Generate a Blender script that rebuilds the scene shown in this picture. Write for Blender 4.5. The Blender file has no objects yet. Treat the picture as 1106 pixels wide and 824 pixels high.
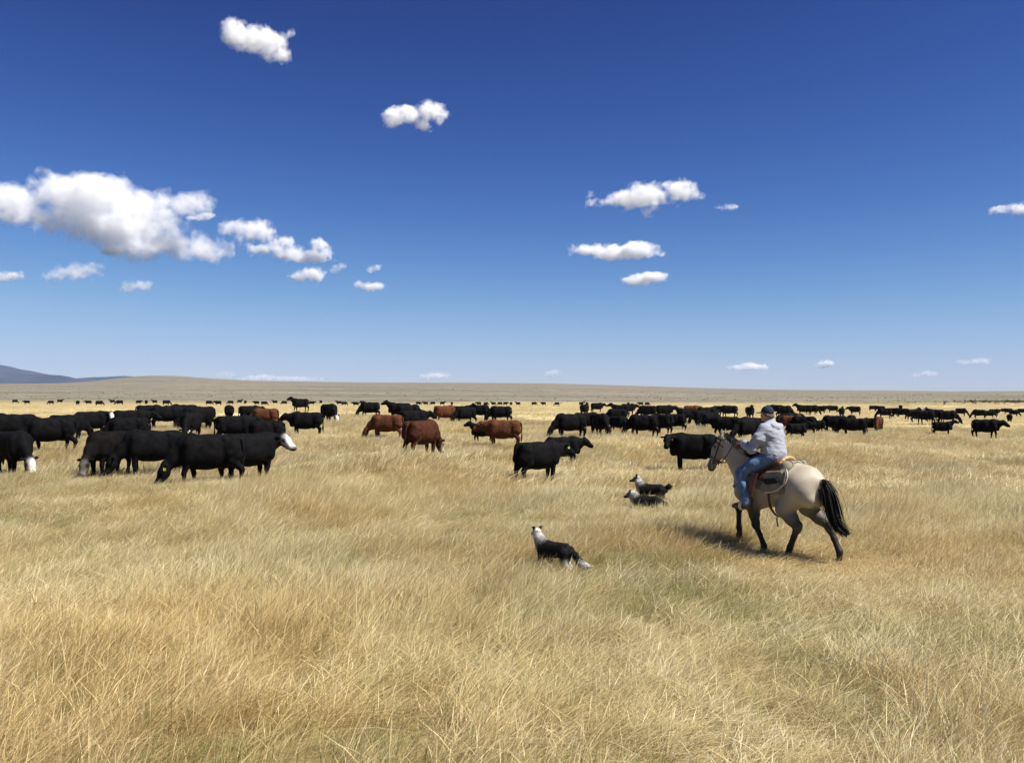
import bpy, math, random
import numpy as np
from mathutils import Vector, Matrix

# ------------------------------------------------------------------ camera, sky, sun, exposure
SC = bpy.context.scene
COL = SC.collection
W0, H0, F0 = 1106.0, 824.0, 939.0          # photograph size and focal length in its pixels
CAMH = 2.64                                # taken from horseback
YH = 424.0                                 # eye level row in the photograph
PITCH = math.atan((YH - H0 / 2) / F0)
cam_d = bpy.data.cameras.new('camera')
cam = bpy.data.objects.new('camera', cam_d)
COL.objects.link(cam)
cam.location = (0, 0, CAMH)
cam.rotation_euler = (math.pi / 2 + PITCH, 0, 0)
cam_d.sensor_width = 36.0
cam_d.lens = 36.0 * F0 / W0
cam_d.clip_start = 0.1
cam_d.clip_end = 200000.0
SC.camera = cam

SUN_EL = math.radians(54.0)
SUN_AZ = math.radians(112.0)               # clockwise from the view direction: behind the camera's right shoulder
world = bpy.data.worlds.new('World')
SC.world = world
world.use_nodes = True
wn, wl = world.node_tree.nodes, world.node_tree.links
wn.clear()
sky = wn.new('ShaderNodeTexSky')
sky.sky_type = 'NISHITA'
sky.sun_disc = False
sky.sun_elevation = SUN_EL
sky.sun_rotation = SUN_AZ
sky.altitude = 2300.0
sky.air_density = 1.0
sky.dust_density = 0.0
sky.ozone_density = 4.0
# the phone's contrasty rendering of a clear sky: one response curve for every direction, x^g / (1 + x^g)
def vmath(op, a, b):
    n_ = wn.new('ShaderNodeVectorMath')
    n_.operation = op
    for k_, v_ in enumerate((a, b)):
        if isinstance(v_, tuple):
            n_.inputs[k_].default_value = v_
        else:
            wl.new(v_, n_.inputs[k_])
    return n_.outputs[0]


SKY_K, SKY_G, SKY_A = (0.2460, 0.2100, 0.2010), 2.5, (4.14, 4.63, 5.36)
sky_x = vmath('POWER', vmath('MULTIPLY', sky.outputs['Color'], SKY_K), (SKY_G,) * 3)
sky_c = vmath('MULTIPLY', vmath('DIVIDE', sky_x, vmath('ADD', sky_x, (1.0, 1.0, 1.0))), SKY_A)
wbg = wn.new('ShaderNodeBackground')
wbg.inputs['Strength'].default_value = 0.10
wo = wn.new('ShaderNodeOutputWorld')
wl.new(sky_c, wbg.inputs['Color'])
wl.new(wbg.outputs['Background'], wo.inputs['Surface'])

sun_d = bpy.data.lights.new('sun', 'SUN')
sun_d.energy = 5.0
sun_d.angle = math.radians(0.53)
sun_d.color = (1.0, 0.95, 0.87)
sun = bpy.data.objects.new('sun', sun_d)
COL.objects.link(sun)
SUN_DIR = Vector((math.sin(SUN_AZ) * math.cos(SUN_EL), math.cos(SUN_AZ) * math.cos(SUN_EL), math.sin(SUN_EL)))
sun.rotation_euler = SUN_DIR.to_track_quat('Z', 'Y').to_euler()
sun.location = (20, -15, 30)

SC.render.engine = 'CYCLES'
SC.view_settings.view_transform = 'Standard'
SC.view_settings.look = 'None'
SC.view_settings.exposure = 0.85
SC.view_settings.gamma = 1.0
SC.view_settings.use_curve_mapping = False
CY = SC.cycles
CY.max_bounces = 16
CY.diffuse_bounces = 3
CY.glossy_bounces = 2
CY.transmission_bounces = 3
CY.volume_bounces = 14
CY.transparent_max_bounces = 8
CY.caustics_reflective = False
CY.caustics_refractive = False
CY.use_denoising = True

TEST_NO_GRASS = False

# ------------------------------------------------------------------ helpers
R = math.radians


def ray(px, py):
    """unit direction through a photograph pixel"""
    v = Vector(((px - W0 / 2) / F0, 1.0, -(py - H0 / 2) / F0))
    v.rotate(Matrix.Rotation(PITCH, 3, 'X'))
    return v.normalized()


def at_depth(px, py, y):
    d = ray(px, py)
    return Vector((0, 0, CAMH)) + d * (y / d.y)


def tag(o, label=None, cat=None, group=None, kind=None):
    if label: o['label'] = label
    if cat: o['category'] = cat
    if group: o['group'] = group
    if kind: o['kind'] = kind
    return o


def mesh_from(name, verts, faces, smooth=True, col=None, colname='Col'):
    """verts (n,3) array, faces list or (m,k) array"""
    me = bpy.data.meshes.new(name)
    verts = np.asarray(verts, dtype=np.float32)
    if isinstance(faces, np.ndarray):
        m, k = faces.shape
        me.vertices.add(len(verts))
        me.vertices.foreach_set('co', verts.ravel())
        me.loops.add(m * k)
        me.loops.foreach_set('vertex_index', faces.astype(np.int32).ravel())
        me.polygons.add(m)
        me.polygons.foreach_set('loop_start', np.arange(0, m * k, k, dtype=np.int32))
        me.polygons.foreach_set('loop_total', np.full(m, k, dtype=np.int32))
        me.update(calc_edges=True)
    else:
        me.from_pydata(verts.tolist(), [], faces)
        me.update()
    me.validate()
    if smooth:
        me.polygons.foreach_set('use_smooth', np.ones(len(me.polygons), dtype=bool))
    if col is not None:
        a = me.color_attributes.new(colname, 'FLOAT_COLOR', 'POINT')
        c = np.ones((len(verts), 4), dtype=np.float32)
        c[:, :3] = col
        a.data.foreach_set('color', c.ravel())
    return me


def link(name, me, mat=None, parent=None):
    o = bpy.data.objects.new(name, me)
    COL.objects.link(o)
    if mat is not None:
        o.data.materials.append(mat)
    if parent is not None:
        o.parent = parent
    return o


# ------------------------------------------------------------------ node helpers
def new_mat(name):
    m = bpy.data.materials.new(name)
    m.use_nodes = True
    nt = m.node_tree
    nt.nodes.clear()
    out = nt.nodes.new('ShaderNodeOutputMaterial')
    return m, nt, out


def N(nt, typ, **kw):
    n = nt.nodes.new(typ)
    for k, v in kw.items():
        if k.startswith('i_'):
            n.inputs[k[2:].replace('_', ' ')].default_value = v
        else:
            setattr(n, k, v)
    return n


def ramp(nt, stops, interp='LINEAR'):
    r = nt.nodes.new('ShaderNodeValToRGB')
    r.color_ramp.interpolation = interp
    els = r.color_ramp.elements
    while len(els) < len(stops):
        els.new(0.5)
    for e, (p, c) in zip(els, stops):
        e.position = p
        e.color = (c[0], c[1], c[2], 1.0) if not isinstance(c, (int, float)) else (c, c, c, 1.0)
    return r


def mix(nt, a, b, fac, blend='MIX'):
    m = nt.nodes.new('ShaderNodeMix')
    m.data_type = 'RGBA'
    m.blend_type = blend
    for sock, v in ((6, a), (7, b), (0, fac)):
        if hasattr(v, 'is_linked'):
            nt.links.new(v, m.inputs[sock])
        elif sock == 0:
            m.inputs[0].default_value = v
        else:
            m.inputs[sock].default_value = (*v, 1.0) if len(v) == 3 else v
    return m.outputs[2]


def coat_mat(name, color=None, white=None, rough=0.7, spec=0.25, noise=0.25, scale=18.0, bump=0.15, bscale=60.0, sheen=0.0):
    """animal coat / cloth / leather: colour from the Col attribute, or one colour with markings where Col.r is 1"""
    m, nt, out = new_mat(name)
    L = nt.links
    b = N(nt, 'ShaderNodeBsdfPrincipled', i_Roughness=rough)
    b.inputs['Specular IOR Level'].default_value = spec
    if sheen:
        b.inputs['Sheen Weight'].default_value = sheen
    tc = N(nt, 'ShaderNodeTexCoord')
    nz = N(nt, 'ShaderNodeTexNoise', i_Scale=scale, i_Detail=5.0)
    L.new(tc.outputs['Object'], nz.inputs['Vector'])
    if color is None:
        at = N(nt, 'ShaderNodeAttribute', attribute_name='Col')
        base = at.outputs['Color']
    elif white is not None:
        at = N(nt, 'ShaderNodeAttribute', attribute_name='Col')
        sp = N(nt, 'ShaderNodeSeparateColor')
        L.new(at.outputs['Color'], sp.inputs[0])
        base = mix(nt, color, white, sp.outputs[0])
    else:
        rgb = N(nt, 'ShaderNodeRGB')
        rgb.outputs[0].default_value = (*color, 1)
        base = rgb.outputs[0]
    mr = N(nt, 'ShaderNodeMapRange')
    mr.inputs['From Min'].default_value = 0.3
    mr.inputs['From Max'].default_value = 0.7
    mr.inputs['To Min'].default_value = 1.0 - noise
    mr.inputs['To Max'].default_value = 1.0 + noise
    L.new(nz.outputs[0], mr.inputs['Value'])
    vm = N(nt, 'ShaderNodeVectorMath', operation='SCALE')
    L.new(base, vm.inputs[0])
    L.new(mr.outputs[0], vm.inputs['Scale'])
    L.new(vm.outputs[0], b.inputs['Base Color'])
    n2 = N(nt, 'ShaderNodeTexNoise', i_Scale=bscale, i_Detail=3.0)
    L.new(tc.outputs['Object'], n2.inputs['Vector'])
    bp = N(nt, 'ShaderNodeBump', i_Strength=bump, i_Distance=0.02)
    L.new(n2.outputs[0], bp.inputs['Height'])
    L.new(bp.outputs[0], b.inputs['Normal'])
    L.new(b.outputs[0], out.inputs['Surface'])
    return m


# ------------------------------------------------------------------ solid modelling: blended round cones, meshed by surface nets
class Solid:
    """A smooth body: round cones blended together, meshed as one continuous skin."""

    def __init__(self):
        self.p = []
        self.fn = None

    def cone(self, a, b, ra, rb, k=0.05, c=(1, 1, 1), flat=None, sub=False):
        self.p.append((np.array(a, float), np.array(b, float), ra, rb, k, np.array(c, float), flat, sub))
        return self

    def chain(self, pts, k=0.05, c=(1, 1, 1), flat=None):
        """pts: list of (x,y,z,r) or (x,y,z,r,colour)"""
        for p, q in zip(pts[:-1], pts[1:]):
            cc = q[4] if len(q) > 4 else c
            self.cone(p[:3], q[:3], p[3], q[3], k, cc, flat)
        return self

    def ball(self, a, r, k=0.05, c=(1, 1, 1), flat=None, sub=False):
        return self.cone(a, np.array(a) + 1e-4, r, r, k, c, flat, sub)

    @staticmethod
    def _d(P, pr):
        a, b, ra, rb, k, c, flat, sub = pr
        ab = b - a
        v = P - a
        t = np.clip((v @ ab) / max(ab @ ab, 1e-12), 0, 1)
        v = v - t[..., None] * ab
        if flat is not None:
            for n, f in (flat if isinstance(flat, list) else [flat]):
                n = np.array(n, float)
                n = n / np.linalg.norm(n)
                vn = v @ n
                v = v + (vn * (1 / f - 1))[..., None] * n
        return np.sqrt((v * v).sum(-1)) - (ra + t * (rb - ra))

    def bounds(self, pad):
        lo = np.full(3, 1e9); hi = -lo
        for a, b, ra, rb, k, c, flat, sub in self.p:
            if sub: continue
            r = max(ra, rb) * (max([1.0] + [f for n, f in (flat if isinstance(flat, list) else [flat])]) if flat else 1.0)
            lo = np.minimum(lo, np.minimum(a, b) - r); hi = np.maximum(hi, np.maximum(a, b) + r)
        return lo - pad, hi + pad

    def field(self, lo, hi, vox):
        n = np.ceil((hi - lo) / vox).astype(int) + 1
        ax = [lo[i] + vox * np.arange(n[i]) for i in range(3)]
        D = np.full(tuple(n), 0.3, dtype=np.float32)
        for pr in self.p:
            a, b, ra, rb, k, c, flat, sub = pr
            fm = max([1.0] + [f for q, f in (flat if isinstance(flat, list) else [flat])]) if flat else 1.0
            pad = max(ra, rb) * fm + k + 3 * vox + 0.06
            l = np.floor((np.minimum(a, b) - pad - lo) / vox).astype(int)
            h = np.ceil((np.maximum(a, b) + pad - lo) / vox).astype(int) + 1
            l = np.maximum(l, 0); h = np.minimum(h, n)
            if (h <= l).any(): continue
            sl = tuple(slice(l[i], h[i]) for i in range(3))
            G = np.stack(np.meshgrid(*[ax[i][sl[i]] for i in range(3)], indexing='ij'), -1)
            d = self._d(G, pr)
            S = D[sl]
            if sub:
                d = -d
                hh = np.maximum(k - np.abs(S - d), 0) / k
                D[sl] = np.maximum(S, d) + hh * hh * k * 0.25
            else:
                hh = np.maximum(k - np.abs(S - d), 0) / k
                D[sl] = np.minimum(S, d) - hh * hh * k * 0.25
        return D, ax

    def color(self, V, tau=0.018):
        num = np.zeros((len(V), 3)); den = np.full(len(V), 1e-9)
        for pr in self.p:
            if pr[7]: continue
            w = np.exp(np.clip(-self._d(V, pr) / tau, -30, 8))
            num += w[:, None] * pr[5]; den += w
        return np.clip(num / den[:, None], 0, 1)

    def mesh(self, name, vox, tau=0.018, carve=None, smooth=1):
        lo, hi = self.bounds(0.04 + 2 * vox)
        D, ax = self.field(lo, hi, vox)
        if carve is not None:
            G = np.meshgrid(*ax, indexing='ij')
            D = carve(D, *G).astype(np.float32)
        V, Q = surface_nets(D, lo, vox)
        V = relax(V, Q, smooth)
        return mesh_from(name, V, Q, col=self.color(V, tau))


def surface_nets(D, lo, vox):
    D = D.copy()
    D[0] = D[-1] = 1; D[:, 0] = D[:, -1] = 1; D[:, :, 0] = D[:, :, -1] = 1
    S = D < 0
    nx, ny, nz = D.shape
    acc = np.zeros((nx - 1, ny - 1, nz - 1, 3), np.float32)
    cnt = np.zeros((nx - 1, ny - 1, nz - 1), np.float32)
    corner = [(i, j, k) for i in (0, 1) for j in (0, 1) for k in (0, 1)]
    def cs(c, A): return A[c[0]:c[0] + nx - 1, c[1]:c[1] + ny - 1, c[2]:c[2] + nz - 1]
    for c0 in corner:
        for axis in range(3):
            if c0[axis]: continue
            c1 = list(c0); c1[axis] = 1
            d0, d1 = cs(c0, D), cs(tuple(c1), D)
            m = (d0 < 0) != (d1 < 0)
            t = d0[m] / (d0[m] - d1[m])
            for q in range(3):
                acc[..., q][m] += c0[q] + (t if q == axis else 0)
            cnt[m] += 1
    act = cnt > 0
    idx = np.full(act.shape, -1, np.int64)
    idx[act] = np.arange(act.sum())
    base = np.argwhere(act)
    V = (base + acc[act] / cnt[act][:, None]) * vox + np.asarray(lo)
    Q = []
    for axis in range(3):
        sl0 = [slice(1, -1)] * 3; sl1 = [slice(1, -1)] * 3
        sl0[axis] = slice(0, -1); sl1[axis] = slice(1, None)
        a, b = S[tuple(sl0)], S[tuple(sl1)]
        for flag, rev in ((a & ~b, False), (~a & b, True)):
            e = np.argwhere(flag)
            off = np.ones(3, int); off[axis] = 0
            e = e + off
            u, v = [(1, 2), (2, 0), (0, 1)][axis]
            du = np.zeros(3, int); du[u] = 1
            dv = np.zeros(3, int); dv[v] = 1
            quad = [e - du - dv, e - dv, e, e - du]
            qi = np.stack([idx[tuple(q.T)] for q in quad], 1)
            Q.append(qi[:, ::-1] if rev else qi)
    return V, np.concatenate(Q)


def relax(V, Q, n=1, f=0.5):
    for _ in range(n):
        s = np.zeros_like(V); c = np.zeros(len(V))
        for i in range(4):
            j = (i + 1) % 4
            np.add.at(s, Q[:, i], V[Q[:, j]]); np.add.at(c, Q[:, i], 1)
            np.add.at(s, Q[:, j], V[Q[:, i]]); np.add.at(c, Q[:, j], 1)
        V = V * (1 - f) + f * s / np.maximum(c, 1)[:, None]
    return V


def vnoise(P, seed=0):
    """smooth value noise in [-1,1] on (n,3) points"""
    P = np.asarray(P, float)
    i = np.floor(P).astype(np.int64); f = P - i
    f = f * f * (3 - 2 * f)
    out = 0
    for dx in (0, 1):
        for dy in (0, 1):
            for dz in (0, 1):
                h = ((i[..., 0] + dx) * 374761393 + (i[..., 1] + dy) * 668265263 + (i[..., 2] + dz) * 2147483647 + seed * 974711) & 0xffffffff
                h = ((h ^ (h >> 13)) * 1274126177) & 0xffffffff
                h = (h ^ (h >> 16)) & 0xffff
                w = (f[..., 0] if dx else 1 - f[..., 0]) * (f[..., 1] if dy else 1 - f[..., 1]) * (f[..., 2] if dz else 1 - f[..., 2])
                out = out + w * (h / 32767.5 - 1)
    return out


def fbm(P, octaves=4, seed=0, gain=0.5):
    a, s = 1.0, 0.0
    P = np.asarray(P, float)
    for o in range(octaves):
        s = s + a * vnoise(P, seed + o * 17)
        P = P * 2.03 + 3.7
        a *= gain
    return s


def strands(paths, widths, cols=None, seed=0, normals=None):
    """ribbons along given polylines; paths: list of (n,3) arrays, widths: root width of each"""
    rng = np.random.default_rng(seed)
    Vs, Fs, Cs, o = [], [], [], 0
    for q, (p, w) in enumerate(zip(paths, widths)):
        p = np.asarray(p, float); n = len(p)
        t = np.gradient(p, axis=0)
        s = np.cross(t, rng.normal(size=3) if normals is None else normals[q] + rng.normal(size=3) * 0.25)
        s /= np.linalg.norm(s, axis=1)[:, None] + 1e-9
        ww = (w * 0.5 * np.linspace(1, 0.15, n) ** 0.7)[:, None]
        Vs.append(np.concatenate([p - s * ww, p + s * ww]))
        for i in range(n - 1):
            Fs.append((o + i, o + i + 1, o + n + i + 1, o + n + i))
        if cols is not None:
            Cs.append(np.repeat(np.asarray(cols[q])[None], 2 * n, 0))
        o += 2 * n
    return np.concatenate(Vs), np.array(Fs), (np.concatenate(Cs) if cols is not None else None)


def folds(amp, fr, seed, sx=(1, 1, 1)):
    def f(D, X, Y, Z):
        m = np.abs(D) < 0.06
        P = np.stack([X[m] * fr * sx[0], Y[m] * fr * sx[1], Z[m] * fr * sx[2]], -1)
        D = D.copy()
        D[m] += amp * fbm(P, 2, seed)
        return D
    return f

# ------------------------------------------------------------------ the herd as read from the photograph
# column of the body's middle, row of the back, row where the legs vanish in the grass, size, heading as seen along the line of sight (0 right, 90 away, 180 left, 270 to camera), pose, coat, label
BL, BF, RD, RF, DK = 'black', 'black_white_face', 'red', 'red_white_face', 'dark_brown'
HERD = [
 (14, 443.5, 473, 1.0, 175, 'graze', BF, 'black cow with white forehead grazing behind, partly cut off by the left picture edge'),
 (53, 446.3, 478.5, 1.0, 182, 'graze', BL, 'black cow seen full side-on near left edge, its head hidden behind the round-bellied cow'),
 (16, 468.5, 508, 0.97, 292, 'graze', BF, 'round-bellied black cow grazing towards camera with white face low in the grass'),
 (75, 448, 473, 0.98, 30, 'graze', BL, 'black cow wedged behind the rump of the side-on cow near left edge'),
 (100, 444.6, 468, 1.0, 2, 'look_right', BF, 'black cow standing side-on with its narrow white face turned to the camera'),
 (142, 440, 463, 1.0, 10, 'level', BL, 'black cow whose back rises highest behind the white-faced one in the left bunch'),
 (117, 465, 505, 0.97, 232, 'graze', DK, 'black cow with rusty brown sheen grazing head down with pale nose in left foreground bunch'),
 (138, 454, 482, 1.0, 176, 'graze', BL, 'black cow directly behind the rusty-sheened grazing cow'),
 (165, 464.8, 506, 1.0, 185, 'graze', BL, 'black cow grazing between the rusty-sheened cow and the yellow-tagged cow'),
 (224, 464.5, 512, 1.0, 183, 'graze', BL, 'large black cow grazing leftwards with a yellow tag in its ear'),
 (270, 468, 512, 1.0, 40, 'look_right', BF, 'black cow seen from behind turning its big white face to the right'),
 (287, 456.4, 483, 1.0, 176, 'graze', BL, 'black cow standing right behind the big white face'),
 (254, 451, 476, 1.0, 5, 'level', BL, 'black cow with rounded rump behind the large yellow-tagged cow'),
 (286, 446, 465, 1.0, 178, 'graze', RD, 'red cow showing only its back above the black cows of the left bunch'),
 (270, 440.5, 455, 1.0, 0, 'level', BL, 'low black cow facing right just behind the red back'),
 (247.5, 436, 451, 1.0, 100, 'graze', BL, 'black cow seen squarely from the rear with daylight between its legs'),
 (198, 432, 451.5, 1.05, 178, 'level', BL, 'tall black cow topping the knot of cattle left of centre-left'),
 (214, 434, 455, 1.0, 196, 'graze', BL, 'black cow at the right shoulder of the tallest cow in the left knot'),
 (213, 440, 461.5, 1.0, 205, 'graze', BL, 'black cow in the middle of the left knot, seen from the front quarter'),
 (206, 447, 472, 1.0, 255, 'graze', BL, 'black cow facing the camera at the front of the left knot with pale ear tag'),
 (180, 438, 458.8, 1.0, 8, 'level', BL, 'black cow with all four legs showing at the left end of the knot'),
 (162, 439.5, 457, 1.0, 0, 'graze', BL, 'black cow half hidden at the far left of the knot'),
 (330, 444, 467, 1.05, 180, 'level', BL, 'lone heavy black bull standing side-on and facing left'),
 (324, 429, 441, 1.05, 182, 'alert', BL, 'distant black cow standing tall with raised head above the lone bull'),
 (356, 432, 449, 1.0, 300, 'graze', BF, 'round black cow grazing towards camera with white face, right of the lone bull'),
 (399, 434.5, 449, 1.0, 176, 'graze', BL, 'black cow grazing leftwards behind the red grazing cow'),
 (431, 433.5, 449, 1.0, 180, 'alert', BL, 'black cow with raised head behind the red grazing cow'),
 (442, 434.5, 451.6, 1.0, 0, 'graze', BL, 'black cow with sloping shoulders overlapping the one with raised head'),
 (417, 446, 469, 1.0, 180, 'graze', RD, 'red cow grazing leftwards in the open, nose in the grass'),
 (447, 445.5, 466, 1.0, 10, 'level', BL, 'black cow tucked behind the two red cows'),
 (456, 452, 484, 0.95, 48, 'graze', RF, 'dark red cow seen from behind, grazing right with a white nose'),
 (481, 437.5, 454, 1.0, 20, 'graze', RD, 'small distant red cow grazing beside black cattle'),
 (499, 435.5, 451, 1.0, 0, 'alert', BL, 'black cow with head up to the right, at the back of the centre group'),
 (502, 440, 456, 0.95, 205, 'graze', BL, 'black cow grazing in front of the centre group'),
 (519, 440, 454, 1.0, 0, 'graze', BL, 'black cow with lowered head at the right end of the centre group'),
 (540, 440.5, 456, 1.0, 178, 'graze', BL, 'black cow grazing above the back of the red cow with the calf'),
 (543, 452.3, 477.5, 1.0, 180, 'level', RD, 'bright red cow standing side-on with tail hanging beside a black calf'),
 (521, 460.5, 476, 0.74, 182, 'alert', BL, 'black calf peering out from in front of the bright red cow'),
 (582, 476, 513, 1.0, 38, 'level', BL, 'black cow with lime ear tag standing closest in the centre of the field'),
 (609, 473.5, 499, 0.86, 12, 'level', BL, 'younger black cow looking right behind the lime-tagged cow'),
 (615, 442, 465, 1.0, 205, 'graze', BL, 'black cow grazing at the left end of the tight centre-right group'),
 (634, 442.5, 461, 1.0, 5, 'graze', BL, 'black cow in the middle of the tight centre-right group'),
 (648, 445, 466, 0.97, 290, 'graze', BL, 'black cow grazing towards the camera at right end of the tight group'),
 (631.5, 435, 445.5, 0.95, 80, 'alert', BL, 'small upright black cow seen end-on above the tight group'),
 (645, 435, 444, 1.0, 8, 'level', BL, 'small distant black cow just right of the upright end-on one'),
 (666, 443.5, 457, 0.95, 195, 'graze', BL, 'black cow grazing leftwards behind a calf, right of the tight group'),
 (668, 452, 467, 0.85, 305, 'graze', BF, 'stocky black calf grazing with white on its lowered face'),
 (670, 435, 446.5, 1.0, 185, 'alert', BL, 'black cow holding its head out to the left in the distant pair'),
 (679, 438, 448.5, 1.0, 5, 'level', BL, 'black cow standing at the right of the distant pair'),
 (699, 437.5, 450, 1.0, 180, 'graze', BL, 'left one of two black cows standing tail to tail in the distance'),
 (718, 437.8, 450, 1.0, 3, 'level', BL, 'right one of two black cows standing tail to tail in the distance'),
 (694, 448, 469.5, 1.0, 190, 'graze', BL, 'black cow grazing with head down left, just left of the yellow-tagged standing cow'),
 (715, 443.5, 462, 1.0, 120, 'graze', BL, 'black cow turned away just behind the two grazing ones'),
 (728, 453, 470, 1.0, 182, 'graze', BL, 'black cow grazing right behind the back of the yellow-tagged standing cow'),
 (740, 438, 451.5, 0.97, 205, 'alert', BL, 'black cow with raised head in front of a distant red back'),
 (747, 436.3, 447, 1.0, 5, 'level', RD, 'distant red cow mostly hidden among black ones left of the rider'),
 (757, 438.5, 452.5, 0.95, 200, 'graze', BL, 'black cow grazing in the distance right of the hidden red cow'),
 (764, 434.5, 448, 1.0, 15, 'graze', BL, 'black cow standing higher, behind the distant grazing one'),
 (748, 467, 502, 1.05, 180, 'look_left', BL, 'large black cow facing the camera with yellow ear tag left of the horse head'),
 (783, 453, 472, 1.0, 178, 'level', BL, 'black cow side-on above the ears of the horse'),
 (765, 448, 463, 0.95, 215, 'graze', BL, 'black cow nudging in at the left of the one above the ears of the horse'),
 (787, 440, 451, 1.0, 180, 'level', BL, 'slim black cow walking left in the gap left of the rider'),
 (774, 441, 451, 0.95, 250, 'level', BL, 'black cow end-on meeting the slim walking cow'),
 (810, 435.5, 446.5, 0.97, 275, 'alert', BL, 'black cow facing the camera head-on just left of the cap of the rider'),
 (813, 445, 466, 1.0, 182, 'graze', BL, 'black cow half hidden by the shoulder of the rider'),
 (806, 449, 471, 0.95, 215, 'graze', BL, 'black cow grazing behind the arm of the rider'),
 (838, 436.8, 446, 1.0, 180, 'level', BL, 'black cow just right of the cap of the rider'),
 (847, 435.8, 447, 1.0, 350, 'graze', BL, 'black cow with lowered head two steps right of the cap of the rider'),
 (842.5, 446, 459, 0.9, 275, 'level', BL, 'black cow end-on peeping over the right shoulder of the rider'),
 (853, 452.5, 467, 1.0, 5, 'level', BL, 'black back showing behind the red cow beside the rider'),
 (856, 455, 470, 0.97, 8, 'graze', RD, 'red cow beside the back of the rider, half behind a black calf'),
 (861, 461.5, 474.5, 0.74, 8, 'alert', BL, 'black calf standing in front of the red cow behind the rider'),
 (867, 440.5, 458, 1.0, 185, 'graze', BL, 'large black cow grazing with a calf at its rear, right of the rider'),
 (881, 447.5, 458.5, 0.75, 185, 'level', BL, 'black calf close behind the large grazing cow right of the rider'),
 (877, 436, 445, 1.0, 0, 'graze', BL, 'right one of two far black cows above the calf'),
 (868, 435, 444.5, 1.0, 185, 'alert', BL, 'left one of two far black cows above the calf'),
 (887, 441, 448.5, 1.0, 4, 'level', BL, 'long low black cow right of the calf'),
 (899, 436, 443, 1.0, 183, 'level', BL, 'far black cow upper left of the clustered four'),
 (900, 445, 461, 1.0, 188, 'graze', BL, 'black cow with head down at left of the clustered four'),
 (906, 450, 465, 0.97, 245, 'graze', BL, 'black cow turned to camera between others in the clustered four'),
 (921, 457.5, 474.5, 1.0, 182, 'graze', BL, 'frontmost black cow of the clustered four, grazing left side-on'),
 (919, 447.5, 461, 0.97, 268, 'graze', BL, 'round-backed black cow at the rear of the clustered four'),
 (909, 439.5, 448, 0.9, 80, 'alert', BL, 'upright narrow black cow above the clustered four'),
 (923, 438.5, 446.5, 1.0, 180, 'level', BL, 'far black cow standing clear above the round-backed one'),
 (941, 453.5, 466.3, 0.88, 180, 'graze', BL, 'small black cow nose to tail with a red one'),
 (948, 449.5, 464, 0.97, 272, 'graze', RD, 'red cow facing the camera in the right half of the field'),
 (943, 437.3, 442.5, 1.0, 4, 'level', BL, 'left of two far black cows above the red one at right'),
 (951, 437.6, 443, 1.0, 184, 'graze', BL, 'right of two far black cows above the red one at right'),
 (955, 438, 448, 1.0, 182, 'graze', BL, 'bulky far black cow grazing left of the long strung-out bunch'),
 (965, 440, 448, 1.0, 0, 'level', BL, 'far black cow rump to rump with the bulky one'),
 (972.5, 439.5, 444, 1.0, 90, 'graze', BL, 'tiny black cow end-on alone in the pale gap at right'),
 (974, 446, 455, 1.0, 181, 'graze', BL, 'black cow grazing at left end of the strung-out right bunch'),
 (985, 442.5, 453, 1.0, 30, 'alert', BL, 'black cow with raised head second in the strung-out right bunch'),
 (999, 443.5, 456, 1.0, 180, 'level', BL, 'black cow side-on third in the strung-out right bunch'),
 (991, 448, 456, 0.76, 2, 'graze', BL, 'black calf nosing the grass in front of the strung-out right bunch'),
 (1010, 439, 450.5, 1.0, 180, 'alert', BF, 'black cow with raised head and pale muzzle in the right bunch'),
 (1023, 440.5, 453, 1.0, 2, 'graze', BL, 'black cow grazing right, next after the pale-muzzled one'),
 (1038, 440, 447.5, 1.0, 3, 'graze', BL, 'black cow grazing at the right end of the strung-out bunch'),
 (1018, 457.5, 469.5, 0.82, 4, 'alert', BL, 'lone black calf standing square in open grass at right'),
 (1065, 453.5, 471.5, 1.08, 358, 'level', BL, 'long black cow walking right alone near the right edge'),
 (1057, 441.5, 450, 1.0, 180, 'graze', BL, 'left cow of the black trio above the long walking cow'),
 (1074, 440.5, 447, 1.0, 2, 'level', BL, 'rear cow of the black trio above the long walking cow'),
 (1069, 444, 451, 0.9, 15, 'graze', BF, 'front cow of the black trio with a pale mark on its head'),
 (1088, 441.5, 447, 1.0, 180, 'level', BL, 'upper black cow of the three near the right picture edge'),
 (1095, 443.5, 450, 1.0, 3, 'graze', BL, 'middle black cow of the three near the right picture edge'),
 (1090, 448.5, 456, 0.78, 85, 'level', BL, 'lowest and smallest of the three black cattle near the right picture edge'),
 (1103, 442, 447.5, 1.0, 182, 'graze', BL, 'black cow cut off by the right picture edge in the distance'),
]
ORD = ['first', 'second', 'third', 'fourth', 'fifth', 'sixth', 'seventh', 'eighth', 'ninth', 'tenth', 'eleventh', 'twelfth', 'thirteenth',
       'fourteenth', 'fifteenth', 'sixteenth', 'seventeenth', 'eighteenth', 'nineteenth', 'twentieth']
FAR_L = [(16.5, 432.6), (29, 432.2), (55, 432.2), (65, 433), (84, 431.8), (95.5, 432.1), (107.5, 432), (121.5, 432.2), (129, 431.8), (150, 433), (158, 430.8), (167, 433), (180, 430.6)]
FAR_M = [(226, 431.6), (235.5, 432), (249, 432.3), (259, 432.6), (265, 432.7), (277, 433.4), (285.5, 433.1), (297, 432.2), (307, 432.6), (337, 432.8), (346.5, 432.6), (366, 433.7), (372, 433.4), (384, 433.4), (391, 432.6)]
FAR_C = [(452, 434), (459.5, 433.8), (467.5, 434), (478, 434), (488, 433.6), (517, 433.8), (525, 434.3), (533, 434.5), (540, 434.4), (546, 434.4), (552, 434.5), (559.5, 434.6), (577, 434.1), (587, 434.1), (601.5, 434.1), (628, 434.2), (678.5, 434.6), (692, 434.8), (699, 434.8)]
FAR = []
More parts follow.
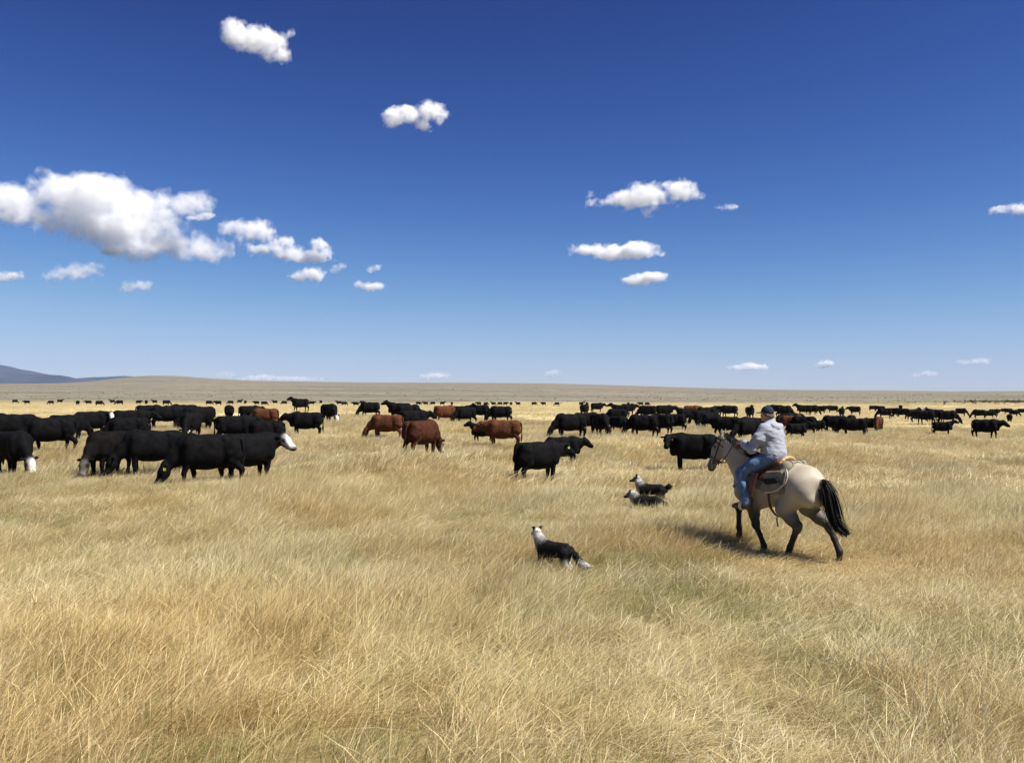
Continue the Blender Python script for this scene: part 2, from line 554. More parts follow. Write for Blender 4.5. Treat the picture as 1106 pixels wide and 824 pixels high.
for lst, what in ((FAR_L, 'above the left bunch'), (FAR_M, 'above the lone bull'), (FAR_C, 'across the centre')):
    for i, (x, t) in enumerate(lst):
        lab = '%s tiny %s cow from the left in the far row %s' % (ORD[i], 'brown' if abs(x - 95.5) < 0.1 else 'black', what)
        hh = [0, 0.45, -0.1, 0.2, 0.6, 0.1, 0.35][i * 3 % 7] + (3.4 + (0.9 if t < 432.1 else 0.0)) if x < 440 else 3.3
        FAR.append((x, t, t + hh, 1.0, [2, 181, 178, 4, 95, 183][i * 7 % 6], ['graze', 'level', 'graze', 'alert'][i * 5 % 4], DK if abs(x - 95.5) < 0.1 else BL, lab))


def cow_spot(px, top, bot, s):
    ppm = max((bot - top) / (1.33 * s - 0.27), F0 / 300.0)
    y = F0 / ppm
    z = CAMH - (top - YH) / ppm - 1.33 * s
    return (px - W0 / 2) / ppm, y, z


SPOTS = [cow_spot(c[0], c[1], c[2], c[3]) for c in HERD + FAR]

# ------------------------------------------------------------------ terrain
SMP = list(SPOTS)
SMP += [(4.45, 14.6, 0.0)] * 4 + [(0.6, 12.3, 0.0)] * 3 + [(3.0, 22.0, 0.0), (2.7, 19.0, 0.0)]
SMP += [(x, y, 0.0) for y in (3, 6, 9) for x in (-4, 0, 4)]
SA = np.array([math.atan2(x, y) for x, y, z in SMP])
SL = np.array([math.log(math.hypot(x, y)) for x, y, z in SMP])
SZ = np.array([np.clip(z, -2.2, 1.0) for x, y, z in SMP])
SKY_X = np.array([-400, 0, 60, 90, 190, 270, 330, 390, 500, 590, 680, 750, 800, 870, 950, 1030, 1106, 1500])
SKY_Y = np.array([415, 414.5, 414, 413.4, 411, 411.2, 412, 413, 413.2, 414, 416.5, 418.7, 420, 421.2, 421.6, 422.6, 422.2, 422.])
RE, RC = 335.0, 2600.0                      # edge of the hay meadow, crest of the sage slope


def ground_z(x, y):
    x = np.asarray(x, float); y = np.asarray(y, float)
    shp = x.shape
    x = x.ravel(); y = y.ravel()
    r = np.hypot(x, y)
    az = np.arctan2(x, y)
    lr = np.log(np.maximum(r, 2.0))
    num = np.zeros_like(x); den = np.zeros_like(x)
    for a, l, z in zip(SA, SL, SZ):
        w = np.exp(-0.5 * (((az - a) / 0.05) ** 2 + ((lr - l) / 0.12) ** 2))
        num += w * z; den += w
    prior = np.where(lr < 3.0, 0.0, np.clip(-(lr - 3.0) * 0.33, -1.0, 0))
    w0 = 0.02
    near = (num + w0 * prior) / (den + w0)
    near = near + 0.05 * np.sin(x * 0.55 + 1.3 * np.sin(y * 0.23)) * np.sin(y * 0.41 + 0.7) * np.clip(r / 8, 0, 1)
    # sage slope
    azc = np.clip(az, -0.75, 0.75)
    px = W0 / 2 + F0 * np.tan(azc)
    zc = CAMH + (YH - np.interp(px, SKY_X, SKY_Y)) / F0 * RC * np.cos(azc)
    t = (r - RE) / (RC - RE)
    P2 = np.stack([x / 260.0, y / 420.0, np.zeros_like(x)], -1)
    roll = fbm(P2, 3, 5) * 1.1 * np.clip((r - RE) / 250, 0, 1) * np.clip(1.1 - t, 0, 1)
    far = -0.9 + (zc + 0.9) * np.clip(t, 0, 1) + roll
    beyond = np.clip((r - RC) / 2500.0, 0, 1)
    far = far - beyond * 75.0
    hx, hy = 2350 * math.sin(math.atan((160 - W0 / 2) / F0)), 2350 * math.cos(math.atan((160 - W0 / 2) / F0))
    e = np.array([math.sin(math.atan((160 - W0 / 2) / F0)), math.cos(math.atan((160 - W0 / 2) / F0))])
    u = (x - hx) * e[1] - (y - hy) * e[0]; v = (x - hx) * e[0] + (y - hy) * e[1]
    far = far + 14.5 * np.exp(-0.5 * ((np.where(u < 0, u / 85, u / 120)) ** 2 + (v / 330) ** 2))
    b = np.clip((r - RE + 45) / 90, 0, 1)
    b = b * b * (3 - 2 * b)
    return (near * (1 - b) + far * b).reshape(shp)


def gz(x, y):
    return float(ground_z(np.array([x]), np.array([y]))[0])


def build_ground():
    azs = np.concatenate([np.linspace(-math.pi, -0.8, 40)[:-1], np.linspace(-0.8, 0.8, 321), np.linspace(0.8, math.pi, 40)[1:-1]])
    rs = np.concatenate([np.linspace(1.0, 30, 74), 30 * (345 / 30.0) ** (np.linspace(0, 1, 90)[1:]), 345 * (2800 / 345.0) ** (np.linspace(0, 1, 70)[1:]), np.array([3200, 4000, 5500, 8000, 11800.])])
    A, Rr = np.meshgrid(azs, rs)
    X = Rr * np.sin(A); Y = Rr * np.cos(A)
    Z = ground_z(X, Y)
    n, m = len(azs), len(rs)
    V = np.stack([X.ravel(), Y.ravel(), Z.ravel()], 1)
    V = np.concatenate([V, [[0, 0, gz(0, 0.01)]]])
    F = []
    i = np.arange(m - 1)[:, None] * n; j = np.arange(n)[None, :]
    j2 = (j + 1) % n
    Q = np.stack([i + j, i + n + j, i + n + j2, i + j2], -1).reshape(-1, 4)[:, ::-1]
    F = Q.tolist() + [[len(V) - 1, int(j2_), int(j_)] for j_, j2_ in zip(range(n), list(range(1, n)) + [0])]
    rr = np.hypot(V[:, 0], V[:, 1])
    edge = RE + 22 * vnoise(np.stack([V[:, 0] / 60, V[:, 1] / 60, V[:, 0] * 0], -1), 3)
    sage = np.clip((rr - edge) / 25.0 + 0.5, 0, 1)
    me = mesh_from('ground', V, F, col=np.stack([sage, sage, sage], 1))
    m_, nt, out = new_mat('pasture_ground')
    L = nt.links
    geo = N(nt, 'ShaderNodeNewGeometry')
    def noise(scale, detail=4.0, stretch=None, rough=0.55):
        n_ = N(nt, 'ShaderNodeTexNoise', i_Scale=1.0, i_Detail=detail, i_Roughness=rough)
        mp = N(nt, 'ShaderNodeMapping')
        mp.inputs['Scale'].default_value = stretch if stretch else (scale, scale, scale)
        L.new(geo.outputs['Position'], mp.inputs['Vector'])
        L.new(mp.outputs[0], n_.inputs['Vector'])
        return n_.outputs[0]
    # thatch and soil under the grass, pale stubble farther out
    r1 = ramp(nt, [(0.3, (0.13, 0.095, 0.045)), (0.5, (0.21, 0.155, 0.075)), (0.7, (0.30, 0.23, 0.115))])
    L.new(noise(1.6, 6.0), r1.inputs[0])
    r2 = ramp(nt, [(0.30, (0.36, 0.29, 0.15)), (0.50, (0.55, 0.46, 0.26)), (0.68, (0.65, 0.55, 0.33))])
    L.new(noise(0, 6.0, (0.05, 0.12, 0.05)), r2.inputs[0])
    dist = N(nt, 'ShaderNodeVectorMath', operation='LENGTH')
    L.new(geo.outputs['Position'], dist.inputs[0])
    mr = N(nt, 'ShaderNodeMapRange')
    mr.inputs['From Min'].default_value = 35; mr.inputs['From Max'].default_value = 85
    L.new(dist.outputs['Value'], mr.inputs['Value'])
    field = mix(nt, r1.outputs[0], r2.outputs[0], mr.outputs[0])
    # sagebrush slope: grey-tan with long faint bands
    r3 = ramp(nt, [(0.32, (0.130, 0.116, 0.083)), (0.5, (0.178, 0.160, 0.116)), (0.68, (0.235, 0.208, 0.150))])
    L.new(noise(0, 7.0, (0.004, 0.012, 0.004), 0.65), r3.inputs[0])
    r4 = ramp(nt, [(0.35, 0.80), (0.65, 1.16)])
    L.new(noise(0, 3.0, (0.09, 0.05, 0.09), 0.7), r4.inputs[0])
    sg = mix(nt, r3.outputs[0], r4.outputs[0], 1.0, 'MULTIPLY')
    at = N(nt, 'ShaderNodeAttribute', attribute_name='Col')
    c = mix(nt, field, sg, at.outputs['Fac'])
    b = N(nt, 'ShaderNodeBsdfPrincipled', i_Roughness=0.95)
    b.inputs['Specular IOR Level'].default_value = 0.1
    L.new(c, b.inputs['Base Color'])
    bp = N(nt, 'ShaderNodeBump', i_Strength=0.5, i_Distance=0.05)
    L.new(noise(9.0, 5.0), bp.inputs['Height'])
    L.new(bp.outputs[0], b.inputs['Normal'])
    L.new(b.outputs[0], out.inputs['Surface'])
    return tag(link('ground', me, m_), kind='structure')


build_ground()


def mountain(name, pts, dist, depth, seed, mat, z0=-80.0):
    """a ridge: skyline given as photograph points, at a distance, with folds running down both sides"""
    xs = np.linspace(pts[0][0], pts[-1][0], 150)
    ys = np.interp(xs, [p[0] for p in pts], [p[1] for p in pts])
    rows = np.linspace(-1, 1, 41)
    V = []
    for v in rows:
        d = dist + v * depth
        X = (xs - W0 / 2) / F0 * dist + 0 * d
        Ztop = CAMH + (YH - ys) / F0 * dist
        fold = fbm(np.stack([X / 500.0, np.full_like(X, v * 3), X * 0], -1), 4, seed)
        prof = np.clip(1 - abs(v) ** 1.15 * (1 + 0.35 * fold), 0, 1)
        rough = 0.02 * fbm(np.stack([X / 160.0, np.full_like(X, v * 9), X * 0 + 3], -1), 3, seed + 9)
        Z = z0 + (Ztop - z0) * np.clip(prof + rough * (abs(v) > 0.04), 0, 1)
        V.append(np.stack([X, np.full_like(X, d), Z], 1))
    V = np.concatenate(V)
    n = len(xs)
    i = np.arange(len(rows) - 1)[:, None] * n; j = np.arange(n - 1)[None, :]
    Q = np.stack([i + j, i + j + 1, i + n + j + 1, i + n + j], -1).reshape(-1, 4)
    return tag(link(name, mesh_from(name, V, Q), mat), kind='structure')


mm, nt, out = new_mat('forested_mountain')
geo = N(nt, 'ShaderNodeNewGeometry')
nz = N(nt, 'ShaderNodeTexNoise', i_Scale=0.004, i_Detail=6.0)
nt.links.new(geo.outputs['Position'], nz.inputs['Vector'])
rr_ = ramp(nt, [(0.35, (0.022, 0.030, 0.030)), (0.6, (0.045, 0.046, 0.042))])
nt.links.new(nz.outputs[0], rr_.inputs[0])
b = N(nt, 'ShaderNodeBsdfPrincipled', i_Roughness=0.95)
nt.links.new(rr_.outputs[0], b.inputs['Base Color'])
nt.links.new(b.outputs[0], out.inputs['Surface'])
mountain('mountain', [(-260, 392), (-160, 384), (-70, 386), (-25, 390), (0, 394), (14, 396.5), (22, 399), (32, 400.3), (45, 403.2), (62, 406), (80, 410), (100, 414), (150, 425)], 10200, 1300, 3, mm)
mountain('mountain', [(-200, 402), (-80, 405), (0, 408.6), (15, 405.6), (34, 404.3), (50, 404.6), (64, 405.2), (75, 407), (86, 409.8), (97, 413), (130, 424)], 8600, 900, 8, mm)
mountain('mountain', [(60, 412), (85, 408.4), (100, 407.4), (112, 407.2), (122, 406.6), (135, 405.9), (160, 408), (230, 418)], 10600, 900, 12, mm)

# ------------------------------------------------------------------ cattle
def cow_head(S, poll, d, up, s=1.0):
    """skull, muzzle, ears; d points along the face to the nose; markings in white go to the Col.r channel"""
    P = np.array(poll, float); d = np.array(d, float); d /= np.linalg.norm(d)
    up = np.array(up, float); up -= d * (up @ d); up /= np.linalg.norm(up)
    sd = np.cross(up, d)                                   # animal's left
    f, k = (1, 1, 1), (0, 0, 0)
    at = lambda a, l, u: P + d * (a * 0.92) + sd * l * 1.08 + up * u
    S.cone(at(-0.02, 0, 0.0), at(0.04, 0, 0.0), 0.124, 0.122, 0.06, k, (sd, 0.92))
    S.cone(at(0.07, 0, 0.02), at(0.16, 0, 0.01), 0.112, 0.118, 0.06, f, (sd, 0.92))
    S.cone(at(0.16, 0, 0.0), at(0.40, 0, -0.015), 0.112, 0.086, 0.06, f)
    S.cone(at(0.10, 0, -0.10), at(0.36, 0, -0.075), 0.092, 0.068, 0.06, k)      # jaw
    S.cone(at(0.42, 0.025, -0.02), at(0.42, -0.025, -0.02), 0.088, 0.088, 0.04, f)
    S.cone(at(0.475, 0.03, -0.02), at(0.475, -0.03, -0.02), 0.074, 0.074, 0.02, k)   # nose pad
    S.ball(at(-0.06, 0, 0.06), 0.075, 0.06, k)
    for q in (1, -1):
        S.ball(at(0.15, 0.092 * q, 0.030), 0.050, 0.03, k)                     # eye socket
        S.cone(at(-0.02, 0.10 * q, 0.03), at(-0.05, 0.19 * q, 0.03), 0.035, 0.050, 0.02, k, (up, 0.5))
        S.cone(at(-0.05, 0.19 * q, 0.03), at(-0.06, 0.27 * q, 0.00), 0.050, 0.018, 0.02, k, (up, 0.5))
    return at


def make_cow(pose, step=0.0, vox=0.024, fat=1.0):
    S = Solid()
    k = (0, 0, 0)
    Y = (0, 1, 0)
    # barrel, rump and shoulder
    S.cone((-0.45, 0, 0.95), (-0.05, 0, 0.89), 0.325 * fat, 0.355, 0.15, k, (Y, 0.92))
    S.cone((-0.05, 0, 0.89), (0.38, 0, 0.91), 0.355 * fat, 0.350, 0.15, k, (Y, 0.92))
    S.cone((-0.22, 0, 0.80), (0.25, 0, 0.75), 0.315 * fat, 0.285, 0.12, k, (Y, 1.02))
    for q in (1, -1):
        S.cone((-0.66, 0.13 * q, 1.13), (-0.10, 0.11 * q, 1.085), 0.165, 0.165, 0.12, k)
        S.cone((-0.10, 0.11 * q, 1.085), (0.42, 0.08 * q, 1.15), 0.165, 0.16, 0.12, k)
        S.cone((-0.62, 0.15 * q, 1.02), (-0.72, 0.15 * q, 0.82), 0.23, 0.19, 0.10, k)     # thigh
        S.cone((0.44, 0.16 * q, 1.06), (0.50, 0.17 * q, 0.76), 0.19, 0.165, 0.10, k)      # shoulder
        S.ball((-0.76, 0.15 * q, 1.19), 0.080, 0.06, k)                                  # hook and pin bones
        S.ball((-0.44, 0.23 * q, 1.20), 0.070, 0.06, k)
    S.cone((0.40, 0, 1.20), (0.62, 0, 1.14), 0.13, 0.15, 0.12, k, (Y, 0.8))
    S.cone((0.55, 0, 0.95), (0.68, 0, 0.80), 0.24, 0.15, 0.12, k, (Y, 0.85))            # breast
    S.ball((0.72, 0, 0.68), 0.105, 0.10, k, (Y, 0.7))                                     # dewlap
    S.ball((-0.45, 0, 0.58), 0.12, 0.10, k)                                               # udder / flank
    # legs
    for q, fs, hs in ((1, step, -step), (-1, -step, step)):
        S.chain([(0.48, 0.17 * q, 0.80, 0.140), (0.46 + fs * 0.5, 0.17 * q, 0.60, 0.098), (0.47 + fs, 0.16 * q, 0.40, 0.066), (0.46 + fs, 0.16 * q, 0.36, 0.060),
                 (0.45 + fs * 1.1, 0.16 * q, 0.16, 0.044), (0.46 + fs * 1.1, 0.16 * q, 0.11, 0.056), (0.50 + fs * 1.1, 0.16 * q, 0.04, 0.058)], 0.03, k)
        S.cone((0.50 + fs * 1.1, 0.16 * q, 0.045), (0.535 + fs * 1.1, 0.16 * q, 0.035), 0.058, 0.045, 0.02, k)
        S.chain([(-0.60, 0.18 * q, 0.86, 0.20), (-0.56 + hs * 0.4, 0.18 * q, 0.70, 0.145), (-0.74 + hs, 0.16 * q, 0.50, 0.075), (-0.77 + hs, 0.16 * q, 0.44, 0.066),
                 (-0.72 + hs, 0.16 * q, 0.18, 0.046), (-0.71 + hs, 0.16 * q, 0.12, 0.058), (-0.67 + hs, 0.16 * q, 0.045, 0.058)], 0.035, k)
        S.cone((-0.67 + hs, 0.16 * q, 0.045), (-0.63 + hs, 0.16 * q, 0.035), 0.058, 0.045, 0.02, k)
    # tail
    S.chain([(-0.80, 0, 1.22, 0.05), (-0.90, 0.01, 1.15, 0.038), (-0.935, 0.02, 0.95, 0.028), (-0.93, 0.03, 0.62, 0.024), (-0.925, 0.03, 0.50, 0.045), (-0.93, 0.03, 0.32, 0.022)], 0.03, k)
    # neck and head
    if pose == 'graze':
        S.chain([(0.50, 0, 1.00, 0.27), (0.80, 0, 0.80, 0.195), (1.02, 0.02, 0.56, 0.135)], 0.10, k, (Y, 0.72))
        head = ((1.05, 0.03, 0.53), (0.52, 0.06, -0.85), (0.85, 0, 0.52))
    elif pose == 'level':
        S.chain([(0.48, 0, 1.02, 0.28), (0.80, 0, 1.04, 0.205), (1.02, 0, 1.10, 0.145)], 0.10, k, (Y, 0.72))
        head = ((1.05, 0, 1.13), (0.85, 0, -0.50), (0.5, 0, 0.85))
    elif pose == 'alert':
        S.chain([(0.48, 0, 1.04, 0.28), (0.74, 0, 1.18, 0.20), (0.92, 0, 1.34, 0.140)], 0.10, k, (Y, 0.72))
        head = ((0.95, 0, 1.39), (0.93, 0, -0.32), (0.32, 0, 0.93))
    else:
        q = 1 if pose == 'look_left' else -1
        S.chain([(0.48, 0, 1.04, 0.28), (0.76, 0.05 * q, 1.09, 0.205), (0.90, 0.20 * q, 1.13, 0.145)], 0.10, k, (Y, 0.75))
        head = ((0.91, 0.26 * q, 1.16), (0.06, 0.80 * q, -0.55), (0.05, 0.5 * q, 0.85))
    hp = cow_head(S, *head)
    me = S.mesh('cow_' + pose, vox, tau=0.012, carve=folds(0.012, 4.5, int(step * 100) + len(pose)))
    return me, hp


MAT = {
    BL: coat_mat('black_hide', (0.0045, 0.0043, 0.0050), (0.0045, 0.0043, 0.0050), 0.8, 0.07, 0.45, 9.0, 0.3, 40.0),
    BF: coat_mat('black_hide_white_face', (0.0045, 0.0043, 0.0050), (0.62, 0.60, 0.56), 0.8, 0.07, 0.30, 9.0, 0.3, 40.0),
    RD: coat_mat('red_hide', (0.080, 0.029, 0.013), (0.075, 0.028, 0.013), 0.75, 0.1, 0.30, 8.0, 0.3, 40.0),
    RF: coat_mat('dark_red_hide_white_nose', (0.050, 0.016, 0.008), (0.40, 0.34, 0.28), 0.75, 0.1, 0.35, 8.0, 0.3, 40.0),
    DK: coat_mat('rusty_black_hide', (0.0056, 0.0043, 0.0041), (0.12, 0.105, 0.09), 0.8, 0.07, 0.5, 6.0, 0.3, 40.0),
}
EYE = coat_mat('eye_dark', (0.006, 0.005, 0.005), None, 0.15, 0.6, 0.0, 5.0, 0.0)
TAGM = {'yellow': coat_mat('ear_tag_yellow', (0.75, 0.58, 0.08), None, 0.45, 0.4, 0.05), 'lime': coat_mat('ear_tag_lime', (0.52, 0.68, 0.10), None, 0.45, 0.4, 0.05),
        'pale': coat_mat('ear_tag_pale', (0.72, 0.68, 0.55), None, 0.45, 0.4, 0.05)}
PROTO = {}
for pz in ('graze', 'level', 'alert', 'look_left', 'look_right'):
    for v, stp in ((0, 0.03), (1, 0.13)):
        PROTO[pz, v] = make_cow(pz, stp)
    me_s, hp_s = make_cow(pz, 0.05, vox=0.045)
    PROTO[pz, 'far'] = (me_s, hp_s)


def orb(name, r, seg=10, ring=7):
    V, F = [], []
    for i in range(ring + 1):
        for j in range(seg):
            a, b = math.pi * i / ring, 2 * math.pi * j / seg
            V.append((r * math.sin(a) * math.cos(b), r * math.sin(a) * math.sin(b), r * math.cos(a)))
    for i in range(ring):
        for j in range(seg):
            F.append((i * seg + j, (i + 1) * seg + j, (i + 1) * seg + (j + 1) % seg, i * seg + (j + 1) % seg))
    return mesh_from(name, V, F)


EYE_ME = orb('eye', 0.026)
EYE_ME.materials.append(EYE)


def tag_mesh():
    pts = [(-0.032, 0), (0.032, 0), (0.040, -0.055), (0.030, -0.085), (-0.030, -0.085), (-0.040, -0.055)]
    V = [(x, 0.004, z) for x, z in pts] + [(x, -0.004, z) for x, z in pts]
    n = len(pts)
    F = [list(range(n)), list(range(2 * n - 1, n - 1, -1))] + [[i, n + i, n + (i + 1) % n, (i + 1) % n] for i in range(n)]
    return mesh_from('ear_tag', V, F, smooth=False)


TAG_ME = tag_mesh()
TAGS = {224: ('yellow', 1), 582: ('lime', -1), 748: ('yellow', 1), 206: ('pale', 1)}
for n_, (c, sp) in enumerate(zip(HERD + FAR, SPOTS)):
    px, top, bot, s, head, pose, coat, lab = c
    x, y, _ = sp
    far = y > 95
    me, hp = PROTO[pose, 'far' if far else n_ % 2]
    o = bpy.data.objects.new('calf' if s < 0.8 else ('bull' if 'bull' in lab else 'cow'), me)
    COL.objects.link(o)
    if not me.materials:
        me.materials.append(None)
    o.material_slots[0].link = 'OBJECT'
    o.material_slots[0].material = MAT[coat]
    o.location = (x, y, gz(x, y) - 0.01)
    o.rotation_euler = (0, 0, R(head - math.degrees(math.atan2(x, y)) + (11 * math.sin(n_ * 3.3) if y > 40 else 0)))
    fx = 0.92 + 0.05 * math.sin(n_ * 2.7)
    o.scale = (s * fx, s * (1 + 0.06 * math.sin(n_ * 1.9 + 1)), s)
    tag(o, lab, 'calf' if s < 0.8 else ('bull' if 'bull' in lab else 'cow'),
        'tiny cattle along the far side of the meadow' if n_ >= len(HERD) else 'cattle of the herd')
    if y < 42:
        for q in (1, -1):
            e = bpy.data.objects.new('eye', EYE_ME)
            COL.objects.link(e); e.parent = o
            e.location = hp(0.15, 0.112 * q, 0.032)
    t = TAGS.get(px)
    if t:
        tm = TAG_ME.copy()
        tm.materials.append(TAGM[t[0]])
        g = bpy.data.objects.new('ear_tag', tm)
        COL.objects.link(g); g.parent = o
        g.location = Vector(hp(-0.03, 0.20 * t[1], 0.0)) + Vector((0.05, 0, -0.01))
        g.rotation_euler = (0, 0, R(-head))
        g.scale = (0.85, 0.85, 0.85)
        g['label'] = t[0] + ' ear tag'

# ------------------------------------------------------------------ horse, tack and rider (all share the horse's frame: x forward, y its left, z up)
HX, HY, HEADING = 4.32, 14.2, 126.0
HZ = gz(HX, HY) - 0.02


def root_empty(name, label, cat, loc=(HX, HY, HZ), rz=HEADING, group=None):
    e = bpy.data.objects.new(name, None)
    COL.objects.link(e)
    e.empty_display_size = 0.2
    e.location = loc
    e.rotation_euler = (0, 0, R(rz))
    return tag(e, label, cat, group)


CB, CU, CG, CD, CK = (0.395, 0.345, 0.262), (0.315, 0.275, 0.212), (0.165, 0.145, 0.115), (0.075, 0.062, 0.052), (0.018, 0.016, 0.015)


def horse_solid():
    S = Solid()
    Y = (0, 1, 0)
    # trunk
    S.cone((-0.36, 0, 1.14), (0.36, 0, 1.12), 0.300, 0.310, 0.16, CB, (Y, 0.86))
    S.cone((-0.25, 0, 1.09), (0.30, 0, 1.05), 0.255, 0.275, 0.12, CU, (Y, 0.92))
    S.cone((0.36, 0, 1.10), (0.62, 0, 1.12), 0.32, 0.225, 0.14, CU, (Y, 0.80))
    S.cone((-0.34, 0, 1.19), (-0.60, 0, 1.19), 0.295, 0.250, 0.14, CB, (Y, 0.92))
    S.cone((0.08, 0, 1.33), (0.40, 0, 1.40), 0.11, 0.105, 0.14, CB, (Y, 0.75))       # withers
    S.cone((-0.55, 0, 1.35), (-0.25, 0, 1.38), 0.13, 0.11, 0.16, CB)                  # croup
    S.cone((-0.62, 0, 1.28), (-0.80, 0, 1.22), 0.15, 0.09, 0.10, CB)                  # dock
    for q in (1, -1):
        S.ball((-0.34, 0.19 * q, 1.30), 0.10, 0.12, CB)                               # hip
        S.cone((-0.56, 0.14 * q, 1.20), (-0.68, 0.13 * q, 1.00), 0.205, 0.150, 0.10, CB)   # buttock
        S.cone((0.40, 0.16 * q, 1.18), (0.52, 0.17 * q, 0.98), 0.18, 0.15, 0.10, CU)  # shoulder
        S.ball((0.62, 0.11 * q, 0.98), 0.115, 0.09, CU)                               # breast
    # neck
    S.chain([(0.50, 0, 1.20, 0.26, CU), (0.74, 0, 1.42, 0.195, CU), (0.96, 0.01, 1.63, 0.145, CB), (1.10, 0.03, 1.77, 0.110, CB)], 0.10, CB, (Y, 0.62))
    S.cone((0.36, 0, 1.42), (1.04, 0.02, 1.82), 0.05, 0.05, 0.10, CB)                 # crest
    # head
    d = np.array((0.40, 0.16, -0.90)); d /= np.linalg.norm(d)
    up = np.array((0.9, 0.2, 0.42)); up -= d * (up @ d); up /= np.linalg.norm(up)
    sd = np.cross(up, d)
    P = np.array((1.10, 0.03, 1.82))
    hp = lambda a, l, u: P + d * a + sd * l + up * u
    S.cone(hp(0.0, 0, 0.0), hp(0.20, 0, 0.015), 0.095, 0.092, 0.05, CB, (sd, 0.86))
    S.cone(hp(0.20, 0, 0.015), hp(0.46, 0, 0.0), 0.085, 0.060, 0.05, CG, (sd, 0.85))
    S.cone(hp(0.10, 0, -0.105), hp(0.26, 0, -0.075), 0.092, 0.062, 0.05, CG, (sd, 0.60))   # cheek
    S.cone(hp(0.26, 0, -0.06), hp(0.48, 0, -0.045), 0.055, 0.045, 0.05, CU)
    S.cone(hp(0.47, 0, -0.008), hp(0.53, 0, -0.018), 0.062, 0.055, 0.04, CD)          # muzzle
    S.ball(hp(0.53, 0, -0.055), 0.038, 0.03, CD)                                       # lip
    for q in (1, -1):
        S.ball(hp(0.15, 0.072 * q, 0.045), 0.026, 0.025, CD)                           # eye rim
        S.ball(hp(0.505, 0.040 * q, 0.022), 0.020, 0.015, CK)                          # nostril
        S.cone(hp(-0.06, 0.055 * q, 0.035), hp(-0.13, 0.072 * q, 0.055), 0.028, 0.034, 0.025, CU, (up, 0.55))
        S.cone(hp(-0.13, 0.072 * q, 0.055), hp(-0.215, 0.070 * q, 0.075), 0.034, 0.008, 0.015, CD, (up, 0.55))
    # legs: right fore reaching, left fore back, left hind under the body, right hind pushing off
    def fore(q, el, kn, fe, ho):
        S.chain([(0.47, 0.17 * q, 1.00, 0.160, CU), (el[0], 0.165 * q, el[1], 0.115, CG), ((el[0] + kn[0]) / 2, 0.16 * q, (el[1] + kn[1]) / 2, 0.082, CD), (kn[0], 0.155 * q, kn[1], 0.066, CK)], 0.05, CU)
        S.ball((kn[0], 0.155 * q, kn[1]), 0.066, 0.03, CK)
        m = 0.5
        S.chain([(kn[0], 0.155 * q, kn[1] - 0.03, 0.056, CK), (kn[0] * m + fe[0] * m, 0.15 * q, kn[1] * m + fe[1] * m, 0.040, CK), (fe[0], 0.15 * q, fe[1], 0.050, CK)], 0.03, CK)
        S.chain([(fe[0], 0.15 * q, fe[1], 0.050, CK), (ho[0] - 0.02, 0.15 * q, ho[1] + 0.05, 0.042, CK), (ho[0], 0.15 * q, ho[1], 0.058, CK)], 0.02, CK)
    fore(-1, (0.62, 0.86), (0.90, 0.68), (0.90, 0.33), (0.90, 0.20))
    fore(1, (0.36, 0.80), (0.30, 0.49), (0.14, 0.15), (0.17, 0.045))

    def hind(q, st, ho_, fe, hf):
        S.chain([(-0.52, 0.15 * q, 1.10, 0.225, CB), (st[0], 0.170 * q, st[1], 0.130, CU), ((st[0] * 0.45 + ho_[0] * 0.55), 0.16 * q, (st[1] * 0.45 + ho_[1] * 0.55), 0.098, CG), (ho_[0], 0.15 * q, ho_[1], 0.070, CD)], 0.07, CB)
        S.cone((ho_[0] - 0.05, 0.15 * q, ho_[1] + 0.05), (ho_[0], 0.15 * q, ho_[1] - 0.06), 0.036, 0.052, 0.04, CD)
        m = 0.5
        S.chain([(ho_[0], 0.15 * q, ho_[1], 0.064, CD), (ho_[0] * m + fe[0] * m, 0.15 * q, ho_[1] * m + fe[1] * m, 0.045, CK), (fe[0], 0.15 * q, fe[1], 0.053, CK)], 0.03, CD)
        S.chain([(fe[0], 0.15 * q, fe[1], 0.053, CK), (hf[0] - 0.02, 0.15 * q, hf[1] + 0.05, 0.044, CK), (hf[0], 0.15 * q, hf[1], 0.060, CK)], 0.02, CK)
    hind(1, (-0.27, 0.80), (-0.50, 0.54), (-0.36, 0.20), (-0.32, 0.09))
    hind(-1, (-0.46, 0.82), (-0.86, 0.57), (-1.04, 0.20), (-1.02, 0.05))
    return S, hp


HS, hhp = horse_solid()
horse = root_empty('horse', 'pale dun horse with black legs and tail trotting left with a rider', 'horse')
M_HORSE = coat_mat('dun_coat', None, None, 0.55, 0.25, 0.14, 4.0, 0.06, 90.0)
link('body', HS.mesh('horse_body', 0.0165, tau=0.035, smooth=2), M_HORSE, horse)
for q in (1, -1):
    e = link('eye', orb('horse_eye', 0.022), EYE, horse)
    e.location = hhp(0.15, 0.082 * q, 0.046)
M_HAIR = coat_mat('black_horsehair', (0.010, 0.009, 0.009), None, 0.6, 0.12, 0.3, 30.0, 0.0)


def tail_paths(n, seed):
    rng = np.random.default_rng(seed)
    K = np.array([(-0.77, 0, 1.285), (-0.87, 0, 1.26), (-0.94, 0.0, 1.12), (-0.98, -0.01, 0.94), (-1.02, -0.02, 0.76), (-1.09, -0.03, 0.60), (-1.22, -0.05, 0.50)])
    sp = np.array([0.03, 0.042, 0.060, 0.070, 0.070, 0.06, 0.05])
    out = []
    for i in range(n):
        off = rng.normal(size=3) * (1, 0.8, 0.5)
        L = rng.uniform(0.6, 1.0) if rng.random() < 0.75 else 1.0
        k = K + off * sp[:, None] * rng.uniform(0.3, 1.0)
        k = k + rng.normal(size=3) * 0.02 * np.linspace(0, 1, 7)[:, None] ** 2
        t = np.linspace(0, 6 * L, 13)
        out.append(np.stack([np.interp(t, range(7), k[:, j]) for j in range(3)], 1))
    return out


